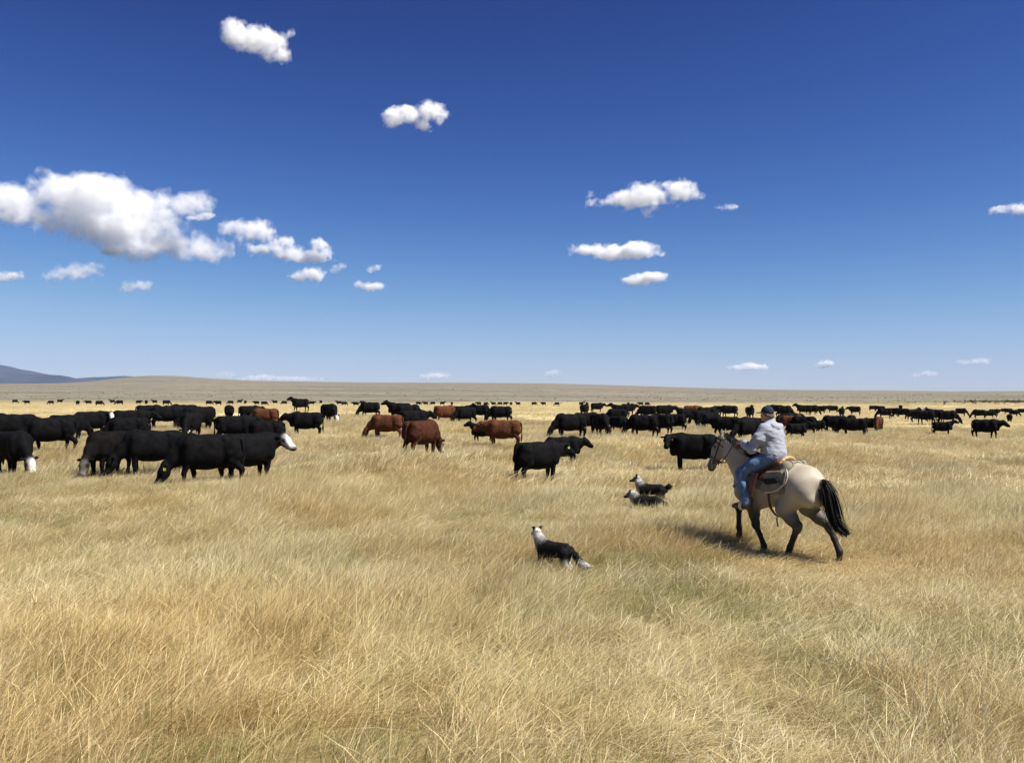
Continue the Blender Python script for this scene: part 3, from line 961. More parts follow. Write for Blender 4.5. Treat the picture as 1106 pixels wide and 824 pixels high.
ts = tail_paths(1100, 4)
V, F, _ = strands(ts, [0.014] * len(ts), None, 2)
tail = link('tail', mesh_from('tail_hair', V, F), M_HAIR, horse)
dock = Solid().chain([(-0.73, 0, 1.28, 0.055), (-0.86, 0, 1.25, 0.050), (-0.93, 0, 1.12, 0.075), (-0.97, -0.01, 0.94, 0.082), (-1.01, -0.02, 0.78, 0.065), (-1.08, -0.03, 0.64, 0.02)], 0.03)
link('tail_core', dock.mesh('tail_core', 0.014), M_HAIR, tail)


def mane_paths(seed):
    rng = np.random.default_rng(seed)
    out = []
    for i in range(420):
        t = rng.uniform(0, 1)
        p = np.array((0.38, 0, 1.53)) * (1 - t) + np.array((1.05, 0.025, 1.935)) * t
        p[2] += 0.02 * math.sin(t * 3.1)
        side = -1 if rng.random() < 0.72 else 1
        ln = rng.uniform(0.10, 0.26) * (1.0 if side < 0 else 0.55)
        q = np.array((-0.35 + rng.normal() * 0.15, side * 0.55, -0.75))
        q /= np.linalg.norm(q)
        out.append(np.stack([p + np.array((0, 0, -0.01)), p + np.array((-0.02, side * 0.02, 0.022)), p + q * ln * 0.4 + np.array((-0.02, side * 0.055, 0.02)), p + q * ln + np.array((-0.03, side * 0.06, 0.01))]))
    for i in range(60):                                      # forelock
        p = hhp(-0.05, rng.uniform(-0.03, 0.03), 0.085)
        out.append(np.stack([p, hhp(0.02, rng.uniform(-0.04, 0.04), 0.115), hhp(rng.uniform(0.08, 0.18), rng.uniform(-0.05, 0.05), 0.105)]))
    return out


mp_ = mane_paths(6)
V, F, _ = strands(mp_, [0.018] * len(mp_), None, 5)
mane = link('mane', mesh_from('mane_hair', V, F), M_HAIR, horse)
mc = Solid().chain([(0.36, 0, 1.50, 0.045), (0.55, 0, 1.625, 0.060), (0.80, 0.01, 1.775, 0.052), (1.04, 0.025, 1.905, 0.035)], 0.03)
link('mane_core', mc.mesh('mane_core', 0.013), M_HAIR, mane)


# ---- tack: sheets that follow the horse's own surface
def wrap(name, off, th, vox, lo, hi, region, solid=HS):
    lo = np.array(lo, float); hi = np.array(hi, float)
    D, ax = solid.field(lo - 3 * vox, hi + 3 * vox, vox)
    X, Yg, Z = np.meshgrid(*ax, indexing='ij')
    D = np.maximum(np.maximum(D - off, (off - th) - D), region(X, Yg, Z)).astype(np.float32)
    V, Q = surface_nets(D, lo - 3 * vox, vox)
    return mesh_from(name, relax(V, Q, 1), Q)


def boxr(x0, x1, y0, y1, z0, z1):
    return lambda X, Y, Z: np.maximum.reduce([x0 - X, X - x1, y0 - Y, Y - y1, z0 - Z, Z - z1])


def strap(name, pts, width, thick, wdir=None):
    """flat band along a polyline"""
    p = np.asarray(pts, float); n = len(p)
    t = np.gradient(p, axis=0); t /= np.linalg.norm(t, axis=1)[:, None]
    w = np.asarray(wdir if wdir is not None else (0, 0, 1), float)
    s = np.cross(t, np.cross(w, t)); s /= np.linalg.norm(s, axis=1)[:, None] + 1e-9
    nn = np.cross(t, s)
    a = [p - s * width / 2 - nn * thick / 2, p + s * width / 2 - nn * thick / 2, p + s * width / 2 + nn * thick / 2, p - s * width / 2 + nn * thick / 2]
    V = np.concatenate(a)
    F = []
    for i in range(n - 1):
        for j in range(4):
            F.append((j * n + i, j * n + i + 1, ((j + 1) % 4) * n + i + 1, ((j + 1) % 4) * n + i))
    F += [(0, n, 2 * n, 3 * n), (4 * n - 1, 3 * n - 1, 2 * n - 1, n - 1)]
    return mesh_from(name, V, F, smooth=False)


def curve(pts, n=16):
    p = np.asarray(pts, float)
    t = np.linspace(0, len(p) - 1, n)
    q = np.stack([np.interp(t, range(len(p)), p[:, j]) for j in range(3)], 1)
    for _ in range(3):
        q[1:-1] = 0.25 * q[:-2] + 0.5 * q[1:-1] + 0.25 * q[2:]
    return q


M_LEATH = coat_mat('saddle_leather', (0.12, 0.048, 0.022), None, 0.5, 0.4, 0.35, 9.0, 0.2, 40.0)
M_DLEATH = coat_mat('dark_leather', (0.045, 0.024, 0.015), None, 0.5, 0.4, 0.3, 12.0, 0.2, 40.0)
M_TAN = coat_mat('tan_leather', (0.42, 0.27, 0.12), None, 0.5, 0.4, 0.2, 12.0, 0.1, 40.0)
M_PAD = coat_mat('saddle_blanket_wool', (0.20, 0.185, 0.15), None, 0.9, 0.1, 0.35, 14.0, 0.15, 160.0)
M_CANVAS = coat_mat('canvas_bag', (0.19, 0.175, 0.125), None, 0.9, 0.1, 0.25, 8.0, 0.08, 120.0)
M_RAW = coat_mat('rawhide', (0.66, 0.58, 0.44), None, 0.6, 0.3, 0.15, 10.0, 0.1)
M_BLK = coat_mat('black_cloth', (0.015, 0.016, 0.017), None, 0.8, 0.2, 0.3, 10.0, 0.3)
M_ROPE = coat_mat('rope', (0.50, 0.43, 0.31), None, 0.8, 0.2, 0.2, 60.0, 0.6, 150.0)

saddle = root_empty('saddle', 'brown western saddle with blanket and canvas bags strapped on the dun horse', 'saddle')
link('saddle_blanket', wrap('saddle_blanket', 0.030, 0.026, 0.0125, (-0.44, -0.45, 0.98), (0.46, 0.45, 1.60), lambda X, Y, Z: np.maximum.reduce([-0.40 - X, X - 0.40, (1.05 + 0.03 * np.sin(X * 9)) - Z])), M_PAD, saddle)
link('skirt', wrap('skirt', 0.052, 0.030, 0.0125, (-0.36, -0.45, 1.08), (0.40, 0.45, 1.64), lambda X, Y, Z: np.maximum.reduce([-0.30 - X, X - 0.34, (1.20 + 0.25 * np.abs(X)) - Z])), M_LEATH, saddle)
seat = Solid()
seat.cone((-0.12, 0, 1.50), (0.24, 0, 1.50), 0.10, 0.085, 0.05, flat=((0, 1, 0), 1.75))
st = link('seat', seat.mesh('saddle_seat', 0.013), M_LEATH, saddle)
can = Solid()
for a0 in np.linspace(-1.2, 1.2, 7)[:-1]:
    a1 = a0 + 0.4
    f_ = lambda a: (-0.20 - 0.03 * math.cos(a), 0.20 * math.sin(a), 1.46 + 0.145 * math.cos(a))
    can.cone(f_(a0), f_(a1), 0.028, 0.028, 0.02)
cr = link('cantle', can.mesh('cantle', 0.009), M_TAN, saddle)
pom = Solid().chain([(0.30, 0, 1.47, 0.09), (0.36, 0, 1.58, 0.035), (0.375, 0, 1.63, 0.028)], 0.04)
pom.cone((0.375, 0, 1.645), (0.395, 0, 1.652), 0.045, 0.045, 0.01, flat=((0, 0, 1), 0.4))
link('horn', pom.mesh('saddle_horn', 0.010), M_LEATH, saddle)
for q in (1, -1):
    fd = link('fender', strap('fender', curve([(0.16, 0.345 * q, 1.36), (0.18, 0.395 * q, 1.22), (0.22, 0.405 * q, 1.05), (0.25, 0.405 * q, 0.93)], 12), 0.12, 0.010, (1, 0, 0)), M_LEATH, saddle)
    link('stirrup_strap', strap('stirrup_strap', curve([(0.25, 0.41 * q, 0.99), (0.28, 0.42 * q, 0.90), (0.30, 0.42 * q, 0.83)], 8), 0.05, 0.012, (1, 0, 0)), M_DLEATH, fd)
    su = Solid()
    cy = 0.425 * q
    for a0 in np.linspace(0, 2 * math.pi, 13)[:-1]:
        f_ = lambda a: (0.355, cy + 0.075 * math.sin(a), 0.80 + 0.075 * math.cos(a) * (1.15 if math.cos(a) > 0 else 0.75))
        su.cone(f_(a0), f_(a0 + math.pi / 6), 0.013, 0.013, 0.008, flat=((1, 0, 0), 2.2))
    link('stirrup', su.mesh('stirrup', 0.007), M_RAW, saddle)
    # canvas bag hanging behind the rider's leg
    bg = Solid()
    bg.cone((-0.27, 0.325 * q, 1.32), (-0.10, 0.34 * q, 1.30), 0.10, 0.095, 0.05, flat=((0, 1, 0), 0.35))
    bg.cone((-0.27, 0.365 * q, 1.16), (-0.06, 0.375 * q, 1.14), 0.105, 0.095, 0.05, flat=((0, 1, 0), 0.38))
    bgo = link('saddle_bag', bg.mesh('saddle_bag', 0.012), M_CANVAS, saddle)
    fl = Solid().cone((-0.25, 0.378 * q, 1.25), (-0.10, 0.388 * q, 1.23), 0.065, 0.06, 0.03, flat=((0, 1, 0), 0.45))
    link('flap', fl.mesh('bag_flap', 0.011), M_BLK, bgo)
roll = Solid()
roll.cone((-0.33, -0.22, 1.485), (-0.33, 0.22, 1.485), 0.078, 0.078, 0.03)
roll.cone((-0.34, 0.18, 1.47), (-0.32, 0.30, 1.37), 0.075, 0.06, 0.05)
roll.cone((-0.34, -0.18, 1.47), (-0.32, -0.30, 1.37), 0.075, 0.06, 0.05)
ro = link('bedroll', roll.mesh('bedroll', 0.013), M_CANVAS, saddle)
for yy in (-0.14, 0.14):
    rs_ = Solid()
    for a0 in np.linspace(0, 2 * math.pi, 11)[:-1]:
        f_ = lambda a: (-0.33 + 0.085 * math.cos(a), yy, 1.485 + 0.085 * math.sin(a))
        rs_.cone(f_(a0), f_(a0 + math.pi / 5), 0.010, 0.010, 0.006)
    link('tie_strap', rs_.mesh('tie_strap', 0.007), M_DLEATH, ro)
link('rope', strap('rope', curve([(-0.40, 0.30, 1.44), (-0.46, 0.33, 1.34), (-0.42, 0.375, 1.20), (-0.28, 0.44, 1.08), (-0.10, 0.45, 1.06)], 16), 0.022, 0.022, (0, 1, 0)), M_ROPE, saddle)
link('cinch', wrap('cinch', 0.014, 0.022, 0.011, (0.24, -0.42, 0.62), (0.40, 0.42, 1.20), boxr(0.28, 0.36, -0.5, 0.5, 0.5, 1.12)), M_DLEATH, saddle)
link('rear_cinch', strap('rear_cinch', curve([(-0.12, 0.36, 1.18), (-0.11, 0.36, 0.98), (-0.10, 0.30, 0.80), (-0.10, 0.14, 0.655), (-0.10, 0, 0.625), (-0.10, -0.14, 0.655), (-0.10, -0.30, 0.80), (-0.12, -0.36, 1.15)], 28), 0.045, 0.010, (1, 0, 0)), M_DLEATH, saddle)
link('dangling_strap', strap('dangling_strap', curve([(-0.09, 0.12, 0.64), (-0.11, 0.15, 0.58), (-0.15, 0.17, 0.50)], 8), 0.022, 0.006, (1, 0, 0)), M_DLEATH, saddle)
link('breast_collar', wrap('breast_collar', 0.016, 0.024, 0.011, (0.30, -0.40, 0.86), (0.92, 0.40, 1.30), lambda X, Y, Z: np.maximum.reduce([np.abs(Z - (1.22 - 0.32 * (X - 0.30))) - 0.030, 0.34 - X])), M_DLEATH, saddle)

bridle = root_empty('bridle', 'dark leather bridle and reins on the head of the dun horse', 'bridle')
hd_ = np.array(hhp(1, 0, 0)) - np.array(hhp(0, 0, 0)); hu_ = np.array(hhp(0, 0, 1)) - np.array(hhp(0, 0, 0)); P0 = np.array(hhp(0, 0, 0))
hc = lambda X, Y, Z: ((X - P0[0]) * hd_[0] + (Y - P0[1]) * hd_[1] + (Z - P0[2]) * hd_[2], (X - P0[0]) * hu_[0] + (Y - P0[1]) * hu_[1] + (Z - P0[2]) * hu_[2])
HB = ((0.96, -0.20, 1.18), (1.50, 0.32, 2.02))


def headband(a0, slope, w):
    def f(X, Y, Z):
        a, u = hc(X, Y, Z)
        return np.maximum.reduce([np.abs(a - a0 - slope * u) - w, u - 0.14, -0.22 - u, 1.02 - X])
    return f


def cheekband(X, Y, Z):
    a, u = hc(X, Y, Z)
    return np.maximum.reduce([np.abs(u + 0.02 + 0.10 * (a - 0.2)) - 0.013, -0.02 - a, a - 0.44])


link('crownpiece', wrap('crownpiece', 0.010, 0.016, 0.008, *HB, headband(-0.02, 0.25, 0.014)), M_DLEATH, bridle)
link('browband', wrap('browband', 0.010, 0.016, 0.008, *HB, headband(0.07, -0.10, 0.012)), M_DLEATH, bridle)
link('noseband', wrap('noseband', 0.010, 0.016, 0.008, *HB, headband(0.34, -0.10, 0.013)), M_DLEATH, bridle)
link('cheekpiece', wrap('cheekpiece', 0.010, 0.016, 0.008, *HB, cheekband), M_DLEATH, bridle)
LHAND = np.array((0.635, 0.235, 1.82))
for q in (1, -1):
    b0 = hhp(0.43, 0.065 * q, -0.03)
    bt = Solid().cone(hhp(0.40, 0.066 * q, -0.01), hhp(0.50, 0.070 * q, -0.07), 0.009, 0.009, 0.005)
    link('bit_shank', bt.mesh('bit_shank', 0.006), coat_mat('steel', (0.35, 0.35, 0.36), None, 0.35, 0.6, 0.1), bridle)
    pts = [b0, (1.00, 0.15 * q + 0.03, 1.46), (0.82, 0.12 * q + 0.10, 1.62), LHAND + (0.03, 0.01 * q, 0.0)]
    link('rein', strap('rein', curve(pts, 22), 0.020, 0.006, (0, 0, 1)), M_DLEATH, bridle)
link('rein_tail', strap('rein_tail', curve([LHAND + (-0.02, 0, -0.04), (0.52, 0.14, 1.66), (0.44, -0.02, 1.56), (0.42, -0.16, 1.45)], 14), 0.020, 0.006, (1, 0, 0)), M_DLEATH, bridle)

# ---- rider
SKIN = (0.42, 0.22, 0.14)
SKIN2 = (0.34, 0.16, 0.10)
HAIRC = (0.16, 0.13, 0.10)


def finger_chain(S, base, dirs, lens, r, c=SKIN):
    p = np.array(base, float)
    for d, l, rr in zip(dirs, lens, (r, r * 0.92, r * 0.8)):
        d = np.array(d, float); d /= np.linalg.norm(d)
        q = p + d * l
        S.cone(p, q, rr, rr * 0.93, 0.006, c)
        p = q


def hand(S, wrist, fwd, palm_n, thumb_dir, c=SKIN):
    """closed hand: palm from wrist along fwd, fingers curling towards palm_n, thumb on the thumb_dir side"""
    w = np.array(wrist, float); f = np.array(fwd, float); f /= np.linalg.norm(f)
    n = np.array(palm_n, float); n -= f * (n @ f); n /= np.linalg.norm(n)
    t = np.cross(f, n); t *= np.sign(t @ np.array(thumb_dir, float)) or 1
    S.cone(w, w + f * 0.045, 0.028, 0.030, 0.02, c, (n, 0.75))
    for i, (o, l) in enumerate(((0.030, 0.92), (0.010, 1.0), (-0.010, 0.94), (-0.029, 0.76))):
        b = w + f * 0.085 + t * o
        S.cone(w + f * 0.03 + t * o * 0.8, b, 0.016, 0.012, 0.014, c, (n, 0.9))
        finger_chain(S, b, (f * 0.75 + n * 0.65, -f * 0.25 + n, -f * 1.0 + n * 0.05), (0.040 * l, 0.028 * l, 0.022 * l), 0.0095, c)
    finger_chain(S, w + f * 0.03 + t * 0.026, (f * 0.6 + t * 0.75 + n * 0.3, f * 0.8 + n * 0.5 + t * 0.1, f * 0.5 + n * 0.8 - t * 0.4), (0.036, 0.030, 0.024), 0.0115, c)


person = root_empty('person', 'person in light grey hooded sweatshirt, jeans and dark cap riding the dun horse', 'person')
LE, LW = (0.235, 0.335, 1.735), (0.525, 0.250, 1.825)
REb, RW = (0.16, -0.31, 1.735), (0.40, -0.13, 1.75)
KN = lambda q: (0.43, 0.375 * q, 1.33)
AN = lambda q: (0.275, 0.415 * q, 0.885)


def rider_body():
    S = Solid()
    Y = (0, 1, 0)
    S.chain([(0.06, 0, 1.62, 0.135), (0.08, 0, 1.80, 0.125), (0.12, 0, 2.00, 0.145)], 0.06, SKIN, (Y, 1.25))
    S.cone((0.12, -0.13, 2.08), (0.12, 0.13, 2.08), 0.065, 0.065, 0.05, SKIN)
    S.cone((0.13, 0, 2.10), (0.165, 0, 2.20), 0.062, 0.058, 0.03, SKIN2)
    # head: looks ahead over the horse
    S.ball((0.185, 0.005, 2.305), 0.098, 0.03, SKIN, (Y, 0.82))
    S.cone((0.225, 0.005, 2.27), (0.245, 0.005, 2.225), 0.070, 0.050, 0.03, SKIN, (Y, 0.85))
    S.cone((0.262, 0.005, 2.205), (0.268, 0.005, 2.200), 0.030, 0.028, 0.02, SKIN)            # chin
    S.cone((0.278, 0.005, 2.300), (0.306, 0.005, 2.262), 0.011, 0.016, 0.012, SKIN2)          # nose
    S.cone((0.280, -0.018, 2.236), (0.280, 0.028, 2.236), 0.008, 0.008, 0.006, (0.30, 0.11, 0.09))   # lips
    for q in (1, -1):
        S.ball((0.270, 0.005 + 0.032 * q, 2.302), 0.013, 0.010, SKIN2)                         # eye sockets
        S.cone((0.165, 0.083 * q, 2.305), (0.170, 0.090 * q, 2.262), 0.020, 0.013, 0.01, SKIN2, (Y, 0.5))   # ears
    # arms to the hands
    for q, E, Wr in ((1, LE, LW), (-1, REb, RW)):
        S.chain([(0.12, 0.18 * q, 2.07, 0.055), (*E, 0.046), (*Wr, 0.030)], 0.03, SKIN)
    S_hand = S
    hand(S_hand, LW, np.array((0.09, -0.015, 0.0)), (0, -0.6, -0.6), (0, -0.3, 1))
    hand(S_hand, RW, np.array((0.09, 0.01, -0.02)), (0, 0.6, -0.6), (0, 0.3, 1))
    for q in (1, -1):
        S.chain([(0.08, 0.10 * q, 1.60, 0.105), (*KN(q), 0.062), (*AN(q), 0.042), (0.32, 0.42 * q, 0.84, 0.035), (0.46, 0.435 * q, 0.825, 0.028)], 0.03, SKIN)
    return S


M_SKIN = coat_mat('skin', None, None, 0.55, 0.35, 0.06, 20.0, 0.05, 120.0)
link('body', rider_body().mesh('rider_body', 0.0085, tau=0.008, smooth=1), M_SKIN, person)
for q in (1, -1):
    e = link('eye', orb('person_eye', 0.010), EYE, person)
    e.location = (0.277, 0.005 + 0.032 * q, 2.302)


hd = Solid()
HC = (0.50, 0.53, 0.60)
hd.chain([(0.055, 0, 1.58, 0.172), (0.06, 0, 1.66, 0.180), (0.085, 0, 1.84, 0.165), (0.115, 0, 1.99, 0.172), (0.115, 0, 2.05, 0.13)], 0.06, HC, ((0, 1, 0), 1.22))
hd.cone((0.105, -0.155, 2.065), (0.105, 0.155, 2.065), 0.082, 0.082, 0.06, HC)
for q, E, Wr in ((1, LE, LW), (-1, REb, RW)):
    mid = np.array(E) * 0.45 + np.array(Wr) * 0.55
    hd.chain([(0.11, 0.185 * q, 2.05, 0.092), (0.155, 0.275 * q, 1.90, 0.088), (*E, 0.078), (*mid, 0.064), (*(np.array(Wr) * 0.92 + np.array(E) * 0.08), 0.046)], 0.05, HC)
hd.cone((0.135, 0, 2.11), (0.150, 0, 2.155), 0.095, 0.082, 0.04, HC)                # collar
fo0 = folds(0.008, 8.0, 3, (1.0, 1.0, 1.6)); fo1 = folds(0.006, 20.0, 5, (1.0, 1.0, 2.2))
fo = lambda *a: fo1(fo0(*a), *a[1:])
M_HOOD = coat_mat('grey_fleece', (0.30, 0.315, 0.365), None, 0.9, 0.1, 0.08, 30.0, 0.05, 200.0)
sw = link('sweatshirt', hd.mesh('sweatshirt', 0.011, carve=lambda D, X, Y, Z: np.maximum(np.maximum(fo(D, X, Y, Z), 1.535 + 0.05 * (X - 0.06) - Z), (np.hypot(X - 0.16, Y) - 0.062) * np.where(Z > 2.15, -1, 0) - np.where(Z > 2.15, 0, 1)), smooth=1), M_HOOD, person)
ho = Solid()
ho.chain([(0.055, 0.10, 2.125, 0.030), (0.02, 0.075, 2.095, 0.038), (0.0, 0, 2.07, 0.045), (0.02, -0.075, 2.095, 0.038), (0.055, -0.10, 2.125, 0.030)], 0.04, HC)
ho.cone((0.0, 0, 2.06), (-0.03, 0, 1.97), 0.070, 0.040, 0.05, HC, ((1, 0, 0), 0.5))
link('hood', ho.mesh('hood', 0.010, carve=folds(0.008, 14, 8)), M_HOOD, sw)
for q, E, Wr in ((1, LE, LW), (-1, REb, RW)):
    cu = Solid().cone(np.array(Wr) * 0.97 + np.array(E) * 0.03, np.array(Wr) * 0.80 + np.array(E) * 0.20, 0.043, 0.046, 0.01, HC)
    link('cuff', cu.mesh('cuff', 0.009), M_HOOD, sw)
JC = (0.085, 0.15, 0.30)
je = Solid()
je.cone((0.03, -0.05, 1.60), (0.03, 0.05, 1.60), 0.148, 0.148, 0.05, JC)
je.cone((0.07, 0, 1.585), (0.16, 0, 1.56), 0.13, 0.09, 0.05, JC)
for q in (1, -1):
    je.chain([(0.06, 0.12 * q, 1.585, 0.128), (0.24, 0.26 * q, 1.47, 0.112), (*KN(q), 0.088), (0.36, 0.40 * q, 1.13, 0.078), (0.30, 0.412 * q, 0.95, 0.070), (0.285, 0.415 * q, 0.865, 0.072)], 0.05, JC)
M_JEAN = coat_mat('blue_denim', (0.105, 0.168, 0.272), None, 0.85, 0.15, 0.30, 10.0, 0.06, 200.0)
link('jeans', je.mesh('jeans', 0.011, carve=folds(0.010, 11.0, 12, (1, 1, 1.3))), M_JEAN, person)
link('belt', strap('belt', [(0.03 + 0.158 * math.cos(a), 0.200 * math.sin(a), 1.665) for a in np.linspace(0, 2 * math.pi, 25)], 0.035, 0.006, (0, 0, 1)), M_DLEATH, person)
for q in (1, -1):
    bt = Solid()
    bt.chain([(0.28, 0.415 * q, 0.93, 0.062), (0.285, 0.416 * q, 0.845, 0.055), (0.36, 0.425 * q, 0.805, 0.046), (0.47, 0.437 * q, 0.795, 0.042), (0.535, 0.444 * q, 0.79, 0.026)], 0.03)
    bt.cone((0.255, 0.415 * q, 0.80), (0.26, 0.415 * q, 0.77), 0.042, 0.036, 0.02)
    bo = link('boot', bt.mesh('boot', 0.009, carve=lambda D, X, Y, Z: np.maximum(D, 0.748 - Z)), M_LEATH, person)
    so = Solid().chain([(0.36, 0.425 * q, 0.762, 0.042), (0.47, 0.437 * q, 0.758, 0.040), (0.53, 0.444 * q, 0.762, 0.024)], 0.02, flat=((0, 0, 1), 0.25))
    link('sole', so.mesh('sole', 0.008), M_DLEATH, bo)
cp = Solid()
cp.ball((0.178, 0.004, 2.325), 0.112, 0.03, flat=((0, 1, 0), 0.86))
M_CAP = coat_mat('navy_cap_cloth', (0.020, 0.026, 0.050), None, 0.85, 0.15, 0.2, 30.0, 0.3, 120.0)
capo = link('cap', cp.mesh('cap', 0.009, carve=lambda D, X, Y, Z: np.maximum(D, 2.318 + 0.10 * (X - 0.18) - Z)), M_CAP, person)
br = Solid().cone((0.27, 0.005, 2.328), (0.335, 0.005, 2.318), 0.072, 0.060, 0.02, flat=((0.15, 0, 1), 0.13))
link('brim', br.mesh('cap_brim', 0.007), M_CAP, capo)
bn = Solid().cone((0.178, 0.004, 2.436), (0.178, 0.004, 2.440), 0.012, 0.012, 0.005, flat=((0, 0, 1), 0.6))
link('button', bn.mesh('cap_button', 0.005), M_CAP, capo)
hr = Solid()
hr.chain([(0.20, 0.083, 2.305, 0.014), (0.13, 0.072, 2.28, 0.020), (0.095, 0.0, 2.265, 0.026), (0.13, -0.072, 2.28, 0.020), (0.20, -0.083, 2.305, 0.014)], 0.04)
hr.cone((0.105, -0.03, 2.25), (0.105, 0.03, 2.25), 0.022, 0.022, 0.03)
link('hair', hr.mesh('short_hair', 0.008, carve=folds(0.004, 60, 4)), coat_mat('grey_brown_hair', (0.12, 0.095, 0.075), None, 0.7, 0.3, 0.35, 80.0, 0.5, 200.0), person)

# ------------------------------------------------------------------ sheepdogs
DB, DW = (0.010, 0.0095, 0.010), (0.66, 0.63, 0.57)
M_FUR = coat_mat('dog_fur', None, None, 0.75, 0.2, 0.18, 30.0, 0.4, 90.0)


def make_dog(name, label, loc, rz, head_dir, head_up, crouch=0.0, tail='low', white_hind=True, head_lift=0.0, skull=DB, size=1.0, group='black and white sheepdogs'):
    S = Solid()
    Y = (0, 1, 0)
    c = crouch
    zb = 0.42 - c
    S.cone((-0.22, 0, zb), (0.16, 0, zb - 0.02), 0.120, 0.140, 0.05, DB, (Y, 0.88))
    S.cone((0.14, 0, zb - 0.01), (0.27, 0, zb + 0.03), 0.13, 0.105, 0.05, DB, (Y, 0.82))
    S.cone((0.24, 0, zb - 0.08), (0.30, 0, zb - 0.02), 0.075, 0.08, 0.04, DW)                # white breast
    S.cone((-0.22, 0, zb + 0.005), (-0.33, 0, zb - 0.01), 0.10, 0.085, 0.05, DB)
    for q in (1, -1):
        st = 0.06 * q
        S.chain([(0.21, 0.075 * q, zb - 0.04, 0.070, DB), (0.19 + st * 0.5, 0.085 * q, zb * 0.52, 0.040, DB), (0.20 + st, 0.080 * q, zb * 0.28, 0.030, DB), (0.20 + st, 0.080 * q, 0.05, 0.023, DW), (0.235 + st, 0.080 * q, 0.025, 0.027, DW)], 0.03, DB)
        hc_ = DW if white_hind else DB
        S.chain([(-0.28, 0.075 * q, zb - 0.02, 0.090, DB), (-0.23 - st, 0.085 * q, zb * 0.60, 0.062, DB), (-0.27 - st, 0.085 * q, zb * 0.50, 0.052, hc_), (-0.36 - st, 0.080 * q, zb * 0.34, 0.032, hc_), (-0.34 - st, 0.080 * q, 0.06, 0.024, DW), (-0.30 - st, 0.080 * q, 0.025, 0.027, DW)], 0.03, DB)
    # neck with white ruff, head
    P = np.array((0.385, 0.0, zb + 0.235 + head_lift))
    d = np.array(head_dir, float); d /= np.linalg.norm(d)
    up = np.array(head_up, float); up -= d * (up @ d); up /= np.linalg.norm(up)
    sd = np.cross(up, d)
    S.chain([(0.24, 0, zb + 0.06, 0.105, DB), (0.29, 0, zb + 0.11, 0.098, DB), (0.325, 0, zb + 0.150, 0.080, DW), (P[0] - 0.015, 0, P[2] - 0.03, 0.064, DW)], 0.05, DW)
    hp = lambda a, l, u: P + d * a + sd * l + up * u
    S.ball(hp(0.0, 0, 0.01), 0.076, 0.03, skull, (sd, 0.95))
    S.cone(hp(0.01, 0, 0.045), hp(0.07, 0, 0.028), 0.036, 0.030, 0.02, DW)                   # blaze
    S.cone(hp(0.04, 0, -0.015), hp(0.145, 0, -0.028), 0.048, 0.029, 0.025, skull)
    S.ball(hp(0.165, 0, -0.018), 0.017, 0.008, DB)
    S.cone(hp(-0.05, 0, 0.035), hp(-0.06, 0, -0.06), 0.045, 0.06, 0.03, DW)                  # nape
    for q in (1, -1):
        S.cone(hp(-0.01, 0.048 * q, 0.055), hp(-0.025, 0.066 * q, 0.100), 0.032, 0.026, 0.015, DB, (d, 0.5))
        S.cone(hp(-0.025, 0.066 * q, 0.100), hp(0.010, 0.088 * q, 0.112), 0.026, 0.010, 0.012, DB, (d, 0.5))
        S.ball(hp(0.055, 0.040 * q, 0.022), 0.012, 0.006, DB)
    if tail == 'low':
        tp = [(-0.36, 0, zb + 0.03, 0.035, DB), (-0.46, 0, zb - 0.05, 0.045, DB), (-0.56, -0.01, zb - 0.16, 0.055, DB), (-0.64, -0.02, zb - 0.20, 0.050, DW), (-0.73, -0.03, zb - 0.185, 0.018, DW)]
    else:
        tp = [(-0.36, 0, zb + 0.04, 0.035, DB), (-0.42, 0, zb + 0.07, 0.045, DB), (-0.46, 0.0, zb + 0.09, 0.045, DB), (-0.47, 0.02, zb + 0.03, 0.02, DB)]
    S.chain(tp, 0.03, DB)
    vox = 0.0115
    lo, hi = S.bounds(0.05)
    D, ax = S.field(lo, hi, vox)
    V, Q = surface_nets(D, lo, vox)
    V = relax(V, Q, 1)
    C = S.color(V, 0.012)
    me = mesh_from(name + '_body', V, Q, col=C)
    o = root_empty(name, label, 'dog', loc, rz, group)
    o.scale = (size, size, size)
    link('body', me, M_FUR, o)
    # coat: short locks lying back along the body
    rng = np.random.default_rng(len(label))
    nv = np.zeros((len(V), 3)); me.vertices.foreach_get('normal', nf := np.zeros(len(V) * 3, np.float32)); nv = nf.reshape(-1, 3)
    pick = rng.choice(len(V), min(len(V), 5200), replace=False)
    paths, wd, cl, nr = [], [], [], []
    for i in pick:
        p, n = V[i], nv[i]
        long_ = 0.045 if p[2] > zb * 0.5 and p[0] < 0.33 else 0.016
        if p[0] < -0.40: long_ = 0.07
        if p[0] > 0.36 and p[2] > zb + 0.2: long_ = 0.014
        back = np.array((-0.9, 0, -0.35)) + rng.normal(size=3) * 0.25
        d1 = back - n * (back @ n) + n * 0.16
        d1 /= np.linalg.norm(d1)
        l = long_ * rng.uniform(0.6, 1.3)
        paths.append(np.stack([p - n * 0.004, p + d1 * l * 0.5 + n * 0.003, p + d1 * l]))
        wd.append(rng.uniform(0.006, 0.012)); cl.append(C[i]); nr.append(n)
    v_, f_, c_ = strands(paths, wd, cl, 3, nr)
    link('coat', mesh_from(name + '_coat', v_, f_, col=c_), M_FUR, o)
    for q in (1, -1):
        e = link('eye', orb('dog_eye', 0.009, 8, 5), EYE, o)
        e.location = hp(0.060, 0.042 * q, 0.026)
    return o


def on_ground(px, y):
    x = (px - W0 / 2) / F0 * y
    return (x, y, gz(x, y) - 0.01)


